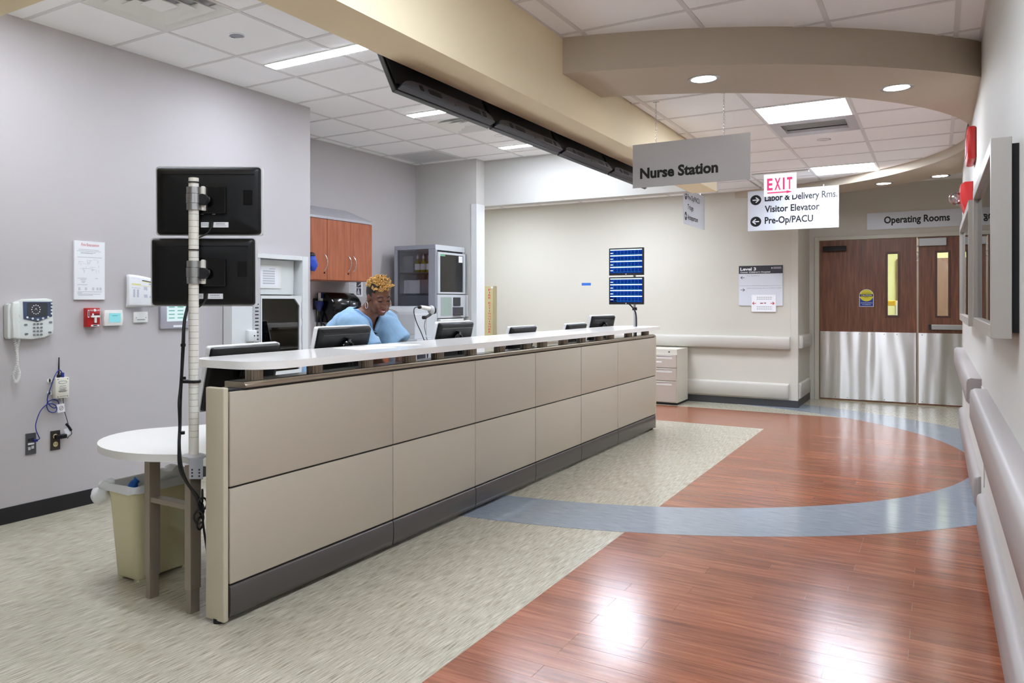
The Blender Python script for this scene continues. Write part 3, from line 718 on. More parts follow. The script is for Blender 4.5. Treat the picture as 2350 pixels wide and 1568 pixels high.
# ---------------------------------------------------------------- waste bin with liner
M_bin = mat('bin_cream', (226, 219, 178), 0.35)
bn = thing('waste_bin', 'cream plastic waste bin under the oval desk end', 'waste bin', (-3.2, 2.55, 0))
def bring(z, s, off=0.0):
    hx, hy = 0.105*s+off, 0.20*s+off
    return [(-3.20+x, 2.57+y, z) for x, y in rrect(-hx, hx, -hy, hy, 0.045*s, 5)]
mb = MB(); mb.loft([bring(0.014, 0.80), bring(0.02, 0.82), bring(0.4, 0.985), bring(0.405, 1.0), bring(0.45, 1.02), bring(0.452, 1.0), bring(0.40, 0.96), bring(0.03, 0.79)]); obj('body', mb, M_bin, bn, 40)
for dx in (-0.06, 0.06):
    for dy in (-0.13, 0.13): obj('foot', bx(-3.2+dx-0.02, -3.2+dx+0.02, 2.57+dy-0.02, 2.57+dy+0.02, 0, 0.016), M_bin, bn)
def crumple(mb, amp, sc):
    for v in mb.bm.verts:
        v.co += noise.noise_vector(v.co*sc)*amp
    return mb
M_film = mat('liner_film', (236, 238, 238), 0.25, spec=0.5)
mb = MB()
def lring(z, off): return [(x, y, z) for x, y, _ in [(-3.20+a, 2.57+b, 0) for a, b in rrect(-0.107-off, 0.107+off, -0.204-off, 0.204+off, 0.045, 10)]]
mb.loft([lring(0.37, -0.028), lring(0.43, -0.016), lring(0.462, 0.0), lring(0.464, 0.006), lring(0.445, 0.012), lring(0.428, 0.014)], cap=False)
crumple(mb, 0.008, 28); obj('liner', mb, M_film, bn, 60)
mb = MB(); P = onX(215, 1118, -3.32)
mb.ball((-3.325, 2.36, 0.40), (0.035, 0.05, 0.04), 18, 12); mb.ball((-3.30, 2.37, 0.45), (0.03, 0.035, 0.035), 16, 10); crumple(mb, 0.02, 22); obj('liner_knot', mb, M_film, bn, 60)
mb = MB(); mb.ball((-3.18, 2.66, 0.45), (0.08, 0.10, 0.05), 22, 14); crumple(mb, 0.03, 20); o = obj('crumpled_wrap', mb, M_film, None, 60); tag(o, 'crumpled clear wrapping inside the cream waste bin', 'rubbish')
mb = MB(); mb.tube(catmull([(-3.21, 2.42, 0.40), (-3.195, 2.435, 0.445), (-3.18, 2.46, 0.475)], 6), 0.016, 10, radii=None); mb.tube(catmull([(-3.20, 2.45, 0.41), (-3.20, 2.46, 0.45), (-3.215, 2.47, 0.47)], 6), 0.011, 10); crumple(mb, 0.006, 40)
o = obj('blue_glove', mb, mat('nitrile_blue', (30, 112, 214), 0.4), None, 60); tag(o, 'bright blue glove thrown into the cream waste bin', 'glove')
# office chair behind the counter
ch = thing('office_chair', 'black office chair foot with castors behind the counter end', 'chair', (-2.95, 3.45, 0))
for i in range(5):
    a = math.radians(250+72*i); e = Vector((-2.95+0.29*math.cos(a), 3.45+0.29*math.sin(a), 0.075))
    lg = obj('base_leg', MB().tube([(-2.95, 3.45, 0.11), (e.x*0.5-1.475, e.y*0.5+1.725, 0.10), e], 0.02, 8), M_black, ch, 50)
    obj('castor', MB().cyl((e.x-0.02, e.y, 0.028), (e.x+0.02, e.y, 0.028), 0.028, n=16), M_blackg, lg, 40)
obj('column', MB().cyl((-2.95, 3.45, 0.08), (-2.95, 3.45, 0.40), 0.03), M_black, ch, 40)
obj('seat', MB().prism(rrect(-3.19, -2.72, 3.22, 3.68, 0.08), 0.40, 0.47, bev=0.02, seg=3), M_black, ch, 40)
obj('backrest', MB().prism(rrect(3.25, 3.65, 0.50, 0.60, 0.04), -3.25, -3.20, lambda a, b, c: (c, a, b), bev=0.01), M_black, ch, 40)
# ---------------------------------------------------------------- far display pole
dpz = thing('display_pole', 'slim grey pole carrying two blue screens at the far counter end', 'monitor stand', (-2.60, 8.20, DZT))
obj('tube', MB().cyl((-2.60, 8.20, DZT+0.01), (-2.60, 8.20, 1.78), 0.013, n=16), M_plg, dpz, 40)
obj('base_flange', MB().lathe([(0.045, 0), (0.045, 0.008), (0.02, 0.014), (0.013, 0.02)], (-2.60, 8.20, DZT), 20), M_plg, dpz, 40)
obj('clamp_collar', MB().cyl((-2.60, 8.20, 1.235), (-2.60, 8.20, 1.265), 0.024, n=14), M_black, dpz, 40)
mb = MB(); mb.tube(catmull([(-2.66, 8.17, 1.31), (-2.61, 8.175, 1.26), (-2.578, 8.17, 1.2), (-2.572, 8.17, 1.08), (-2.58, 8.18, 0.95), (-2.58, 8.19, 0.7)], 6), 0.008, 8); obj('cable', mb, M_black, dpz, 60)
M_scrblue = emis('screen_blue', (22, 62, 160), 0.9); M_scrline = emis('screen_white', (205, 240, 255), 1.6); M_scrcy = emis('screen_cyan', (70, 150, 220), 0.8); M_scrdk = emis('screen_navy', (10, 26, 86), 0.8); M_scrgr = emis('screen_green', (60, 190, 130), 0.8)
M_scrvi = emis('screen_violet', (170, 160, 235), 1.1)
def wave_display(z0, z1, rot, label, dark):
    t = thing('wave_display', label, 'monitor', (-2.68, 8.15, z0), 'two blue wave displays on the far pole')
    a, b = onY(1399, 600, 8.15).x, onY(1478, 600, 8.15).x
    fr = fY(a, 8.13, z0); w, h = b-a, z1-z0
    T0 = lambda mb, *q: fr.rect(mb, *q)
    mb = MB(); T0(mb, 0, w, 0, h, -0.03, 0, 0.003); obj('bezel', mb, M_black, t)
    mb = MB(); T0(mb, 0.03, w-0.02, 0.02, h-0.02, -0.055, -0.03, 0.006); obj('back_shell', mb, M_plg, t)
    m = 0.014; mb = MB(); T0(mb, m, w-m, 0.024, h-m, 0, 0.001); sc = obj('screen', mb, M_scrblue, t)
    H = h-m-0.024; bars, lab, grd, dk, gr = MB(), MB(), MB(), MB(), MB()
    for r in range(4):
        y = 0.024+H*(1-(r+1)*0.245)+0.002; hh = H*0.245
        T0(bars, m, w-m, y+hh*0.80, y+hh*0.97, 0.001, 0.0016)
        T0(lab, m+0.002, m+0.03, y+hh*0.25, y+hh*0.38, 0.0016, 0.002)
        for k in range(8): T0(grd, m+0.036+k*(w-2*m-0.04)/8, m+0.038+k*(w-2*m-0.04)/8, y, y+hh*0.78, 0.0012, 0.0016)
        for k in range(40):
            xx = m+0.034+k*(w-2*m-0.036)/40; T0(dk, xx, xx+0.003, y+random.random()*hh*0.2, y+hh*(0.45+0.3*random.random()), 0.0011, 0.0014)
        for k in range(24): 
            xx = m+0.036+k*(w-2*m-0.04)/24; yy = y+hh*(0.02+0.12*random.random()); T0(gr, xx, xx+0.006, yy, yy+0.0022, 0.0016, 0.0019)
    if dark: T0(dk, m, m+0.07, 0.024, 0.024+H*0.19, 0.0011, 0.0015)
    T0(bars, m, w-m, h-m-0.007, h-m, 0.001, 0.0016)
    obj('white_bands', bars, M_scrline, sc); obj('bed_labels', lab, M_scrline, sc); obj('grid_lines', grd, M_scrcy, sc); obj('dark_traces', dk, M_scrdk, sc); obj('green_traces', gr, M_scrgr, sc)
    mb = MB(); q = fr.p(w*0.5, 0.012, 0.0005); mb.cyl(q, q+Vector((0, -0.001, 0)), 0.006, n=14); obj('round_badge', mb, M_plg, t)
za, zb_, zc_, zd = onY(1478, 566, 8.15).z, onY(1440, 632, 8.15).z, onY(1440, 636, 8.15).z, onY(1440, 699, 8.15).z
wave_display(zb_, za-0.008, 0, 'upper blue wave display on the far pole', False)
wave_display(zd, zc_, 0, 'lower blue wave display on the far pole, with a dark corner', True)
# ---------------------------------------------------------------- row of televisions hung under the beam
M_tv = mat('tv_back', (5, 5, 6), 0.6, spec=.2); M_tvg = mat('tv_lower_back', (50, 50, 56), 0.45, spec=.3)
def tv():
    t = thing('ceiling_television', 'x', 'television', (0, 0, 0), 'televisions hung along the beam')
    W_, H_ = 0.93, 0.55
    def L(x, y, z): return (x, y, z)
    obj('frame', bx(-W_/2, W_/2, 0.0, 0.022, 0.0, H_, 0.003), M_black, t)
    obj('screen', bx(-W_/2+0.008, W_/2-0.008, 0.022, 0.0235, 0.012, H_-0.008), M_scr, t)
    obj('back_shell', bx(-W_/2+0.01, W_/2-0.01, -0.012, 0.0, 0.03, H_-0.01, 0.004), M_tv, t)
    mb = MB(); n = 12; pts = [(-W_/2+0.01, 0.004)]
    for i in range(n+1):
        a = math.pi*(1-i/(2*n)); pts.append((-W_/2+0.20+0.18*math.cos(a), 0.006+0.052*math.sin(a)))
    for i in range(n+1):
        a = math.pi/2*(1-i/n); pts.append((W_/2-0.10+0.085*math.cos(a), 0.006+0.052*math.sin(a)))
    pts.append((W_/2-0.01, 0.004))
    mb.prism(pts, -0.04, -0.001, lambda x, z, y: (x, y, z), bev=0.004); b = obj('speaker_housing', mb, M_tvg, t, 50)
    for x0, x1 in ((-0.22, -0.10), (0.18, 0.30)): obj('vent_slot', MB().prism(rrect(x0, x1, 0.016, 0.044, 0.012), -0.0412, -0.039, lambda x, z, y: (x, y, z)), M_tv, b)
    for x0 in (-0.30, 0.33): obj('foot_socket', bx(x0, x0+0.03, -0.0412, -0.039, 0.014, 0.044, 0.003), M_tv, b)
    obj('badge', bx(0.02, 0.055, -0.042, -0.039, 0.004, 0.018), M_black, b)
    obj('wall_mount', bx(-0.2, 0.2, -0.06, -0.012, 0.24, 0.42), M_black, t)
    return t
tvp = tv()
TVL = ('television nearest the viewpoint, its edge in front of the first strip light', 'second television from the near end of the beam', 'third television from the near end of the beam', 'farthest television on the beam, behind the grey hanging sign')
for i in range(4):
    o = tvp if i == 0 else dup(tvp, (0, 0, 0)); o['label'] = TVL[i]
    o.location = (-2.045, 3.455+i*0.955, 2.292); o.rotation_euler = (math.radians(-24), 0, math.radians(90))
# ---------------------------------------------------------------- hanging signs
M_sign = mat('sign_white', (214, 217, 224), 0.35); M_signg = mat('sign_silver', (192, 192, 196), 0.3)
def chain(parent, x, y, z0, z1):
    mb = MB(); z = z0; k = 0
    while z < z1:
        a = (k % 2)*math.pi/2
        mb.tube([(x+0.0045*math.cos(q)*math.cos(a), y+0.0045*math.cos(q)*math.sin(a), z+0.008+0.008*math.sin(q)) for q in (2*math.pi*i/10 for i in range(10))], 0.0013, 5, closed=True)
        z += 0.0125; k += 1
    obj('chain', mb, M_chrome, parent); obj('ceiling_clip', bx(x-0.02, x+0.02, y-0.01, y+0.01, z1-0.004, z1), M_plg, parent)
YS = 5.68
a, b = onY(1452, 332, YS), onY(1722, 308, YS); c_ = onY(1722, 411, YS)
ns = thing('hanging_sign', 'silver hanging sign reading Nurse Station', 'sign', ((a.x+b.x)/2, YS, c_.z))
fr = fY(a.x, YS, c_.z); w, h = b.x-a.x, a.z-c_.z-0.004
obj('board', bx(a.x, b.x, YS, YS+0.006, c_.z, c_.z+h, 0.001), M_signg, ns)
t0, t1 = onY(1469, 410, YS), onY(1648, 398, YS)
text('Nurse Station', fr, t0.x-a.x, t1.x-a.x, t0.z-c_.z, 0.074, M_ink, ns, bold=0.04)
for u, vb in ((1505, 326), (1661, 311)):
    q = onY(u, vb, YS); chain(ns, q.x, YS+0.003, c_.z+h-0.006, ZB if u < 1600 else ZB)
YX = 9.55
a, b = onY(1753, 403, YX), onY(1828, 397, YX); c_ = onY(1753, 452, YX)
ex = thing('exit_sign', 'lit white exit sign with pink letters and an arrow', 'exit sign', ((a.x+b.x)/2, YX, c_.z))
ztop = ZB-0.012
obj('panel', bx(a.x, b.x, YX, YX+0.008, c_.z, ztop), emis('exit_panel', (240, 250, 255), 1.0), ex)
obj('canopy', bx(a.x-0.12, b.x+0.12, YX-0.03, YX+0.04, ZB-0.014, ZB-0.001, 0.004), M_plw, ex)
fr = fY(a.x, YX, c_.z); w = b.x-a.x; hh = ztop-c_.z
M_exit = emis('exit_red', (236, 70, 130), 1.0)
for i, ch_ in enumerate('EXIT'):
    xs = ((0.10, 0.27), (0.33, 0.52), (0.585, 0.64), (0.71, 0.87))[i]
    text(ch_, fr, w*xs[0], w*xs[1], hh*0.29, hh*0.53, M_exit, ex, 0.001, 0.03, name='letter')
mb = MB(); fr.rect(mb, w*0.11, w*0.72, hh*0.13, hh*0.185, 0.0005, 0.001); mb.poly([fr.p(w*0.70, hh*0.09, .001), fr.p(w*0.87, hh*0.158, .001), fr.p(w*0.70, hh*0.225, .001)]); obj('arrow', mb, M_exit, ex)
def arrow_disc(fr, x, y, r, right, parent):
    mb = MB(); o = fr.p(x, y, 0.0006); mb.poly([fr.p(x+r*math.cos(q), y+r*math.sin(q), 0.0007) for q in (2*math.pi*i/32 for i in range(32))]); d = obj('arrow_disc', mb, M_ink, parent)
    s = 1 if right else -1; mb = MB(); t = r*0.10
    def bar(x0, y0, x1, y1):
        dx, dy = x1-x0, y1-y0; l = math.hypot(dx, dy); nx, ny = -dy/l*t, dx/l*t
        mb.poly([fr.p(x+x0+nx, y+y0+ny, .0014), fr.p(x+x1+nx, y+y1+ny, .0014), fr.p(x+x1-nx, y+y1-ny, .0014), fr.p(x+x0-nx, y+y0-ny, .0014)])
    bar(-s*r*0.6, 0, s*r*0.6, 0); bar(0, r*0.5, s*r*0.65, -r*0.04); bar(0, -r*0.5, s*r*0.65, r*0.04)
    obj('arrow', mb, M_paper, d)
YLb = 10.2
a, b = onY(1716, 440, YLb), onY(1925, 425, YLb); c_ = onY(1716, 531, YLb)
ls = thing('hanging_sign', 'white hanging sign listing delivery rooms, elevator and Pre-Op', 'sign', ((a.x+b.x)/2, YLb, c_.z))
fr = fY(a.x, YLb, c_.z); w, h = b.x-a.x, a.z-c_.z
obj('board', bx(a.x, b.x, YLb, YLb+0.006, c_.z, a.z, 0.001), M_sign, ls)
def U(u): return onY(u, 500, YLb).x-a.x
for s_, u0, u1, v_ in (('Labor & Delivery Rms.', 1755, 1922, 462), ('Visitor Elevator', 1755, 1881, 487.5), ('Pre-Op/PACU', 1755, 1866, 513.5)):
    q = onY(u0, v_, YLb); text(s_, fr, U(u0), U(u1), q.z-c_.z, 0.080, M_ink, ls, bold=0.025)
for v_, rt in ((459.5, True), (509, False)):
    q = onY(1734.5, v_, YLb); arrow_disc(fr, q.x-a.x, q.z-c_.z, 0.060, rt, ls)
for u in (1749, 1890):
    q = onY(u, 430, YLb); obj('hook', MB().cyl((q.x, YLb+0.003, a.z-0.005), (q.x, YLb+0.003, ZB if u < 1800 else ZS), 0.003, n=8), M_chrome, ls)
# sign set at right angles, seen edge-on behind the header
XT = -2.42
a, b, c_ = onX(1569, 425, XT), onX(1617, 440, XT), onX(1569, 513, XT)
ts = thing('hanging_sign', 'white sign at right angles behind the header, reading Triage and Antepartum', 'sign', (XT, (a.y+b.y)/2, c_.z))
fr = fL(XT, a.y, c_.z); w, h = b.y-a.y, 0.42
obj('board', bx(XT-0.006, XT, a.y, b.y, c_.z, c_.z+h, 0.001), M_sign, ts)
for s_, x0, x1, y_ in (('Pre-Op/PACU', 0.17, 0.74, 0.30), ('Triage', 0.17, 0.44, 0.185), ('Antepartum', 0.17, 0.66, 0.065)): text(s_, fr, x0*w, x1*w, y_, 0.062, M_ink, ts, bold=0.015)
arrow_disc(fr, 0.09*w, 0.335, 0.05, False, ts); arrow_disc(fr, 0.09*w, 0.095, 0.05, False, ts)
for q in (0.2, 0.8): obj('hook', MB().cyl((XT-0.003, a.y+w*q, c_.z+h-0.004), (XT-0.003, a.y+w*q, ZB), 0.003, n=8), M_chrome, ts)
# operating rooms sign over the doors
a, b = onY(1990, 490, YD), onY(2240, 490, YD); c_ = onY(1990, 528, YD)
os_ = thing('door_sign', 'long white sign reading Operating Rooms above the double doors', 'sign', ((a.x+b.x)/2, YD, c_.z))
fr = fY(a.x, YD-0.012, c_.z); obj('board', bx(a.x, b.x, YD-0.012, YD, c_.z, a.z, 0.001), M_sign, os_)
t0, t1 = onY(2029, 513, YD), onY(2180, 508, YD); text('Operating Rooms', fr, t0.x-a.x, t1.x-a.x, t0.z-c_.z, 0.09, M_ink, os_, bold=0.028)
# ---------------------------------------------------------------- double doors
M_dwood = grain('door_wood', [(88, 52, 36), (118, 72, 50), (140, 90, 64)], 5.0, (9, 9, 0.5), 0.38, bump=0.02, detail=6)
for i, (x0, x1) in enumerate(((DX0+0.004, DXM-0.004), (DXM+0.004, DX1-0.004))):
    wx = onY(2037, 600, YD).x if i == 0 else onY(2151, 600, YD).x
    wx1 = onY(2060, 600, YD).x if i == 0 else onY(2176, 600, YD).x
    wz0, wz1 = 1.147, 1.943
    d = bpy.data.objects.new('door_%d' % (i+1), None); COL.objects.link(d); d.location = ((x0+x1)/2, YD, 0); d['kind'] = 'structure'
    y0, y1 = YD+0.0, YD+0.045
    mb = MB(); mb.box(x0, wx, y0, y1, 0.014, DZ-0.003); mb.box(wx1, x1, y0, y1, 0.014, DZ-0.003); mb.box(wx, wx1, y0, y1, 0.014, wz0); mb.box(wx, wx1, y0, y1, wz1, DZ-0.003); obj('leaf', mb, M_dwood, d)
    mb = MB()
    for q in ((wx-0.025, wx, wz0-0.025, wz1+0.025), (wx1, wx1+0.025, wz0-0.025, wz1+0.025), (wx, wx1, wz0-0.025, wz0), (wx, wx1, wz1, wz1+0.025)): mb.box(q[0], q[1], y0-0.008, y1+0.008, q[2], q[3], 0.002)
    obj('window_frame', mb, mat('window_bead', (84, 52, 38), 0.4), d)
    obj('window_pane', bx(wx, wx1, y0+0.018, y0+0.024, wz0, wz1), M_glass, d)
    obj('kick_plate', bx(x0+0.008, x1-0.008, y0-0.004, y0, 0.03, 0.925), M_steel, d)
    for zz in (0.05, 0.9): 
        for k in range(8): obj('screw', MB().cyl((x0+0.05+k*0.14, y0-0.006, zz), (x0+0.05+k*0.14, y0-0.004, zz), 0.006, n=8), M_chrome, d)
    if i == 0:
        obj('closer_box', bx(-1.261, -0.983, y0-0.05, y0, 1.995, 2.065, 0.006), M_blackg, d)
        mb = MB(); q0, q1 = onY(1972, 704, YD), onY(2005, 664, YD); sx0, sx1, sz0, sz1 = q0.x, q1.x, q0.z, q1.z; rr = (sx1-sx0)/2; cxs = (sx0+sx1)/2; cz = sz1-rr
        st = thing('door_sticker', 'yellow and blue caution sticker on the left door leaf', 'sticker', (cxs, y0-0.001, sz0))
        fr = fY(sx0, y0, sz0); w, h = sx1-sx0, sz1-sz0
        sh = [(0, 0), (w, 0)]+[(rr+rr*math.cos(q), h-rr+rr*math.sin(q)) for q in (math.pi*k/20 for k in range(21))]
        mb.poly([fr.p(x, y, 0.0008) for x, y in sh]); obj('backing', mb, M_paper, st)
        mb = MB(); fr.rect(mb, 0.006, w-0.006, 0.006, h*0.52, 0.0009, 0.0012); obj('blue_field', mb, mat('sticker_blue', (24, 58, 150), 0.5), st)
        mb = MB(); mb.poly([fr.p(rr+(rr-0.005)*math.cos(q), h-rr+(rr-0.005)*math.sin(q), 0.0016) for q in (2*math.pi*k/32 for k in range(32))]); obj('yellow_disc', mb, mat('sticker_yellow', (226, 214, 52), 0.5), st)
        mb = MB(); fr.rect(mb, 0.006, w-0.006, h-rr-0.014, h-rr+0.018, 0.0017, 0.0019); obj('black_band', mb, M_ink, st)
        text('CAUTION', fr, w*0.12, w*0.88, h-rr-0.007, 0.019, M_paper, st, 0.0023, 0.02)
        text('AUTOMATIC', fr, w*0.2, w*0.8, h-rr+0.026, 0.012, M_ink, st, 0.0023); text('DOOR', fr, w*0.36, w*0.64, h-rr-0.032, 0.012, M_ink, st, 0.0023)
        text('ACTIVATE SWITCH', fr, w*0.1, w*0.9, h*0.19, 0.014, M_paper, st, 0.0016); text('TO OPERATE', fr, w*0.2, w*0.8, h*0.09, 0.014, M_paper, st, 0.0016)
    else:
        obj('closer_box', bx(-0.175, 0.113, y0-0.05, y0, 2.03, 2.126, 0.004), M_plg, d)
        obj('push_bar', bx(-0.045, 0.80, y0-0.06, y0, 0.972, 1.035, 0.006), M_alu, d); obj('bar_end', bx(-0.072, -0.045, y0-0.055, y0, 0.97, 1.038, 0.004), M_black, d)
        obj('edge_strip', bx(x0-0.006, x0+0.012, y0-0.006, y0, 0.02, DZ-0.02), M_champ, d)
        for zz in (2.035, 1.955, 1.895, 1.845): obj('edge_stud', MB().ball((x0+0.002, y0-0.008, zz), 0.011, 10, 8), M_plw, d, 60)
# fittings seen through the door panes
o = obj('wooden_door', bx(-0.55, 0.55, 15.93, 15.995, 0, 2.05, 0.004), mat('door_brown', (128, 92, 68), 0.5)); tag(o, 'brown door on the far side of the room beyond the panes', 'door')
o = obj('yellow_rail', bx(-0.9, -0.5, 14.12, 14.18, 1.26, 1.34, 0.01), mat('rail_yellow', (240, 190, 40), 0.5)); tag(o, 'yellow bar seen through the left door pane', 'rail')
mb = MB(); mb.box(-0.95, -0.45, 14.3, 14.34, 1.02, 1.12); mb.box(-0.95, -0.9, 14.2, 14.34, 0, 1.34); mb.box(-0.5, -0.45, 14.2, 14.34, 0, 1.34); o = obj('trolley_frame', mb, M_plw); tag(o, 'white trolley frame seen through the left door pane', 'trolley')
# ---------------------------------------------------------------- things on the left wall
WL = lambda u, v: onX(u, v, XL)
def wbox(mb, p, q, d0, d1, bev=0.0):
    """box on the left wall between the two pixel corners' wall points"""
    y0, y1 = sorted((p.y, q.y)); z0, z1 = sorted((p.z, q.z)); return mb.box(XL+d0, XL+d1, y0, y1, z0, z1, bev)
# wall telephone
a, b = WL(36, 686), WL(113, 775)
ph = thing('wall_telephone', 'white wall telephone with a dark screen and coiled cord', 'telephone', (XL, (a.y+b.y)/2, b.z))
y0, y1, z0, z1 = a.y, b.y, b.z, a.z; w, h = y1-y0, z1-z0
M_ph = mat('phone_white', (226, 230, 226), 0.35)
fr = fL(XL, y0, z0)
body = [(-0.06, 0.02), (0.0, 0.0), (0.08*1, -0.006), (w*0.75, 0.004), (w, 0.025), (w, 0.06), (w*0.985, h*0.6), (w, h*0.8), (w*0.97, h-0.004), (w*0.8, h+0.003), (0.03, h-0.002), (0.0, h-0.02), (-0.06, h-0.035)]
obj('body', MB().prism(body, 0.0, 0.045, lambda x, y, z: tuple(fr.p(x, y, z)), bev=0.008, seg=3), M_ph, ph, 40)
sc = [(0.022, h*0.50), (w*0.5, h*0.42), (w*0.95, h*0.55), (w*0.96, h*0.93), (0.018, h*0.93)]
obj('display_surround', MB().prism(sc, 0.045, 0.05, lambda x, y, z: tuple(fr.p(x, y, z)), bev=0.002), mat('phone_blue', (70, 82, 108), 0.4), ph)
dsp = obj('display', MB().prism(rrect(0.045, w*0.80, h*0.555, h*0.90, 0.012), 0.05, 0.052, lambda x, y, z: tuple(fr.p(x, y, z))), mat('phone_screen', (70, 72, 76), 0.25), ph)
mb = MB(); c0 = (w*0.45, h*0.73)
for i in range(12):
    q = 2*math.pi*i/12; mb.cyl(fr.p(c0[0]+0.027*math.cos(q), c0[1]+0.027*math.sin(q), .052), fr.p(c0[0]+0.027*math.cos(q), c0[1]+0.027*math.sin(q), .0526), 0.0035, n=8)
for q, l in ((-0.6, 0.017), (0.55, 0.019)): mb.poly([fr.p(c0[0]-.002, c0[1]+.008, .0527), fr.p(c0[0]+.002, c0[1]+.008, .0527), fr.p(c0[0]+l*math.sin(q), c0[1]+.008-l*math.cos(q)*1.0, .0527)])
obj('clock_face', mb, M_paper, dsp)
M_key = mat('phone_key', (120, 126, 128), 0.4)
for r in range(4):
    for k in range(3): obj('key', MB().prism(rrect(w*0.38+k*0.023, w*0.38+k*0.023+0.015, h*0.07+r*0.022, h*0.07+r*0.022+0.011, 0.004), 0.045, 0.05, lambda x, y, z: tuple(fr.p(x, y, z)), bev=0.001), M_key, ph)
for x, y in ((w*0.14, h*0.10), (w*0.84, h*0.12), (w*0.12, h*0.33), (w*0.86, h*0.38)): obj('key', MB().prism(rrect(x, x+0.02, y, y+0.011, 0.005), 0.045, 0.049, lambda x, y, z: tuple(fr.p(x, y, z))), M_key, ph)
for i in range(4): obj('soft_key', MB().prism(rrect(w*0.90, w*0.955, h*(0.60+i*0.085), h*(0.65+i*0.085), 0.004), 0.05, 0.053, lambda x, y, z: tuple(fr.p(x, y, z))), M_ph, ph)
for i in range(5): 
    x = w*(0.17+0.155*i); yy = h*(0.51-0.06*(1-abs(i-2)/2.0)); obj('soft_key', MB().prism(rrect(x, x+0.013, yy, yy+0.012, 0.004), 0.05, 0.053, lambda x, y, z: tuple(fr.p(x, y, z))), M_ph, ph)
hs = MB(); hp = [(-0.062, 0.010), (-0.022, 0.0), (-0.012, 0.02), (-0.016, h*0.42), (-0.024, h*0.5), (-0.016, h*0.6), (-0.01, h*0.85), (-0.02, h*0.93), (-0.058, h*0.91), (-0.066, h*0.7), (-0.06, h*0.4)]
obj('handset', hs.prism(hp, 0.03, 0.075, lambda x, y, z: tuple(fr.p(x, y, z)), bev=0.01, seg=3), M_ph, ph, 40)
obj('handset_back', MB().prism(rrect(-0.078, -0.05, 0.005, h*0.88, 0.01), 0.01, 0.05, lambda x, y, z: tuple(fr.p(x, y, z)), bev=0.006), M_ph, ph, 40)
# coiled cord: a helix around a looped path
path = catmull([WL(22, 776)+Vector((.05, 0, 0)), WL(27, 806)+Vector((.05, 0, 0)), WL(30, 835)+Vector((.045, 0, 0)), WL(36, 860)+Vector((.04, 0, 0)), WL(29, 876)+Vector((.035, 0, 0)), WL(24, 862)+Vector((.03, 0, 0)), WL(33, 830)+Vector((.025, 0, 0)), WL(34, 800)+Vector((.025, 0, 0)), WL(38, 782)+Vector((.025, 0, 0)), WL(37, 772)+Vector((.025, 0, 0))], 40)
mb = MB(); tp = []
for i, p in enumerate(path):
    t_ = (path[min(i+1, len(path)-1)]-path[max(i-1, 0)]).normalized(); a_ = t_.cross(Vector((1, 0.01, 0))).normalized(); b_ = t_.cross(a_); q = i*1.05
    tp.append(p+(a_*math.cos(q)+b_*math.sin(q))*0.0075)
mb.tube(tp, 0.0022, 4); obj('coiled_cord', mb, M_plw, ph, 60)
# evacuation notice
a, b = WL(168, 552), WL(238, 688)
nt_ = thing('evacuation_notice', 'white fire evacuation notice board on the phone wall', 'notice', (XL, (a.y+b.y)/2, b.z))
mb = MB(); wbox(mb, a, Vector((XL, b.y, b.z)), 0, 0.012, 0.001); obj('board', mb, M_paper, nt_)
fr = fL(XL+0.012, a.y, b.z); w, h = b.y-a.y, a.z-b.z
text('Fire Evacuation', fr, w*0.22, w*0.80, h*0.915, 0.020, M_redink, nt_)
mb = MB(); random.seed(3)
for y, x0, x1 in ((0.85, .14, .8), (0.825, .08, .86), (0.80, .2, .7), (0.785, .2, .6), (0.72, .1, .9), (0.36, .1, .4), (0.335, .18, .38), (0.31, .22, .36), (0.29, .24, .34), (0.36, .68, .76), (0.25, .1, .42), (0.13, .1, .9), (0.11, .1, .25), (0.09, .1, .86), (0.07, .12, .6)): fr.rect(mb, w*x0, w*x1, h*y, h*y+0.0035, 0.0002, 0.0006)
for x0 in (.13, .34, .58, .72, .82):
    for k in range(3): fr.rect(mb, w*(x0+k*.025), w*(x0+k*.025+.014), h*0.16, h*0.21, 0.0002, 0.0006)
for k in range(26):
    x, y = random.uniform(.1, .8), random.uniform(.5, .7)
    if random.random() < .5: fr.rect(mb, w*x, w*min(.86, x+random.uniform(.05, .2)), h*y, h*y+.0016, 0.0002, 0.0006)
    else: fr.rect(mb, w*x, w*x+.0016, h*(y-.05), h*y, 0.0002, 0.0006)
obj('printed_lines', mb, mat('ink_faint', (196, 198, 204), 0.7), nt_)
# fire alarm pull station
a, b = WL(191, 707), WL(220, 750)
pu = thing('alarm_pull_station', 'red fire alarm pull station with a white T handle', 'fire alarm', (XL, (a.y+b.y)/2, b.z))
mb = MB(); wbox(mb, a, b, 0, 0.045, 0.004); obj('housing', mb, M_red, pu, 40)
fr = fL(XL+0.045, a.y, b.z); w, h = b.y-a.y, a.z-b.z
mb = MB(); fr.rect(mb, w*.26, w*.92, h*.50, h*.60, 0, 0.012, .002); fr.rect(mb, w*.5, w*.66, h*.22, h*.52, 0, 0.012, .002); obj('pull_handle', mb, M_plw, pu)
mb = MB(); fr.rect(mb, w*.25, w*.95, h*.60, h*.72, 0, 0.001); fr.rect(mb, w*.45, w*.75, h*.17, h*.24, 0, 0.001); obj('recess', mb, mat('red_dark', (110, 20, 22), 0.5), pu)
text('FIRE', fr, w*.2, w*.45, h*.83, .012, M_paper, pu, .001); text('ALARM', fr, w*.62, w*.98, h*.83, .012, M_paper, pu, .001)
mb = MB(); fr.rect(mb, w*.03, w*.14, h*.5, h*.9, 0, 0.0015); fr.rect(mb, w*.28, w*.94, h*.03, h*.12, 0, 0.0015); mb.cyl(fr.p(w*.57, h*.88, 0), fr.p(w*.57, h*.88, .003), .009); mb.cyl(fr.p(w*.42, h*.66, 0), fr.p(w*.42, h*.66, .003), .007); obj('white_marks', mb, M_paper, pu)
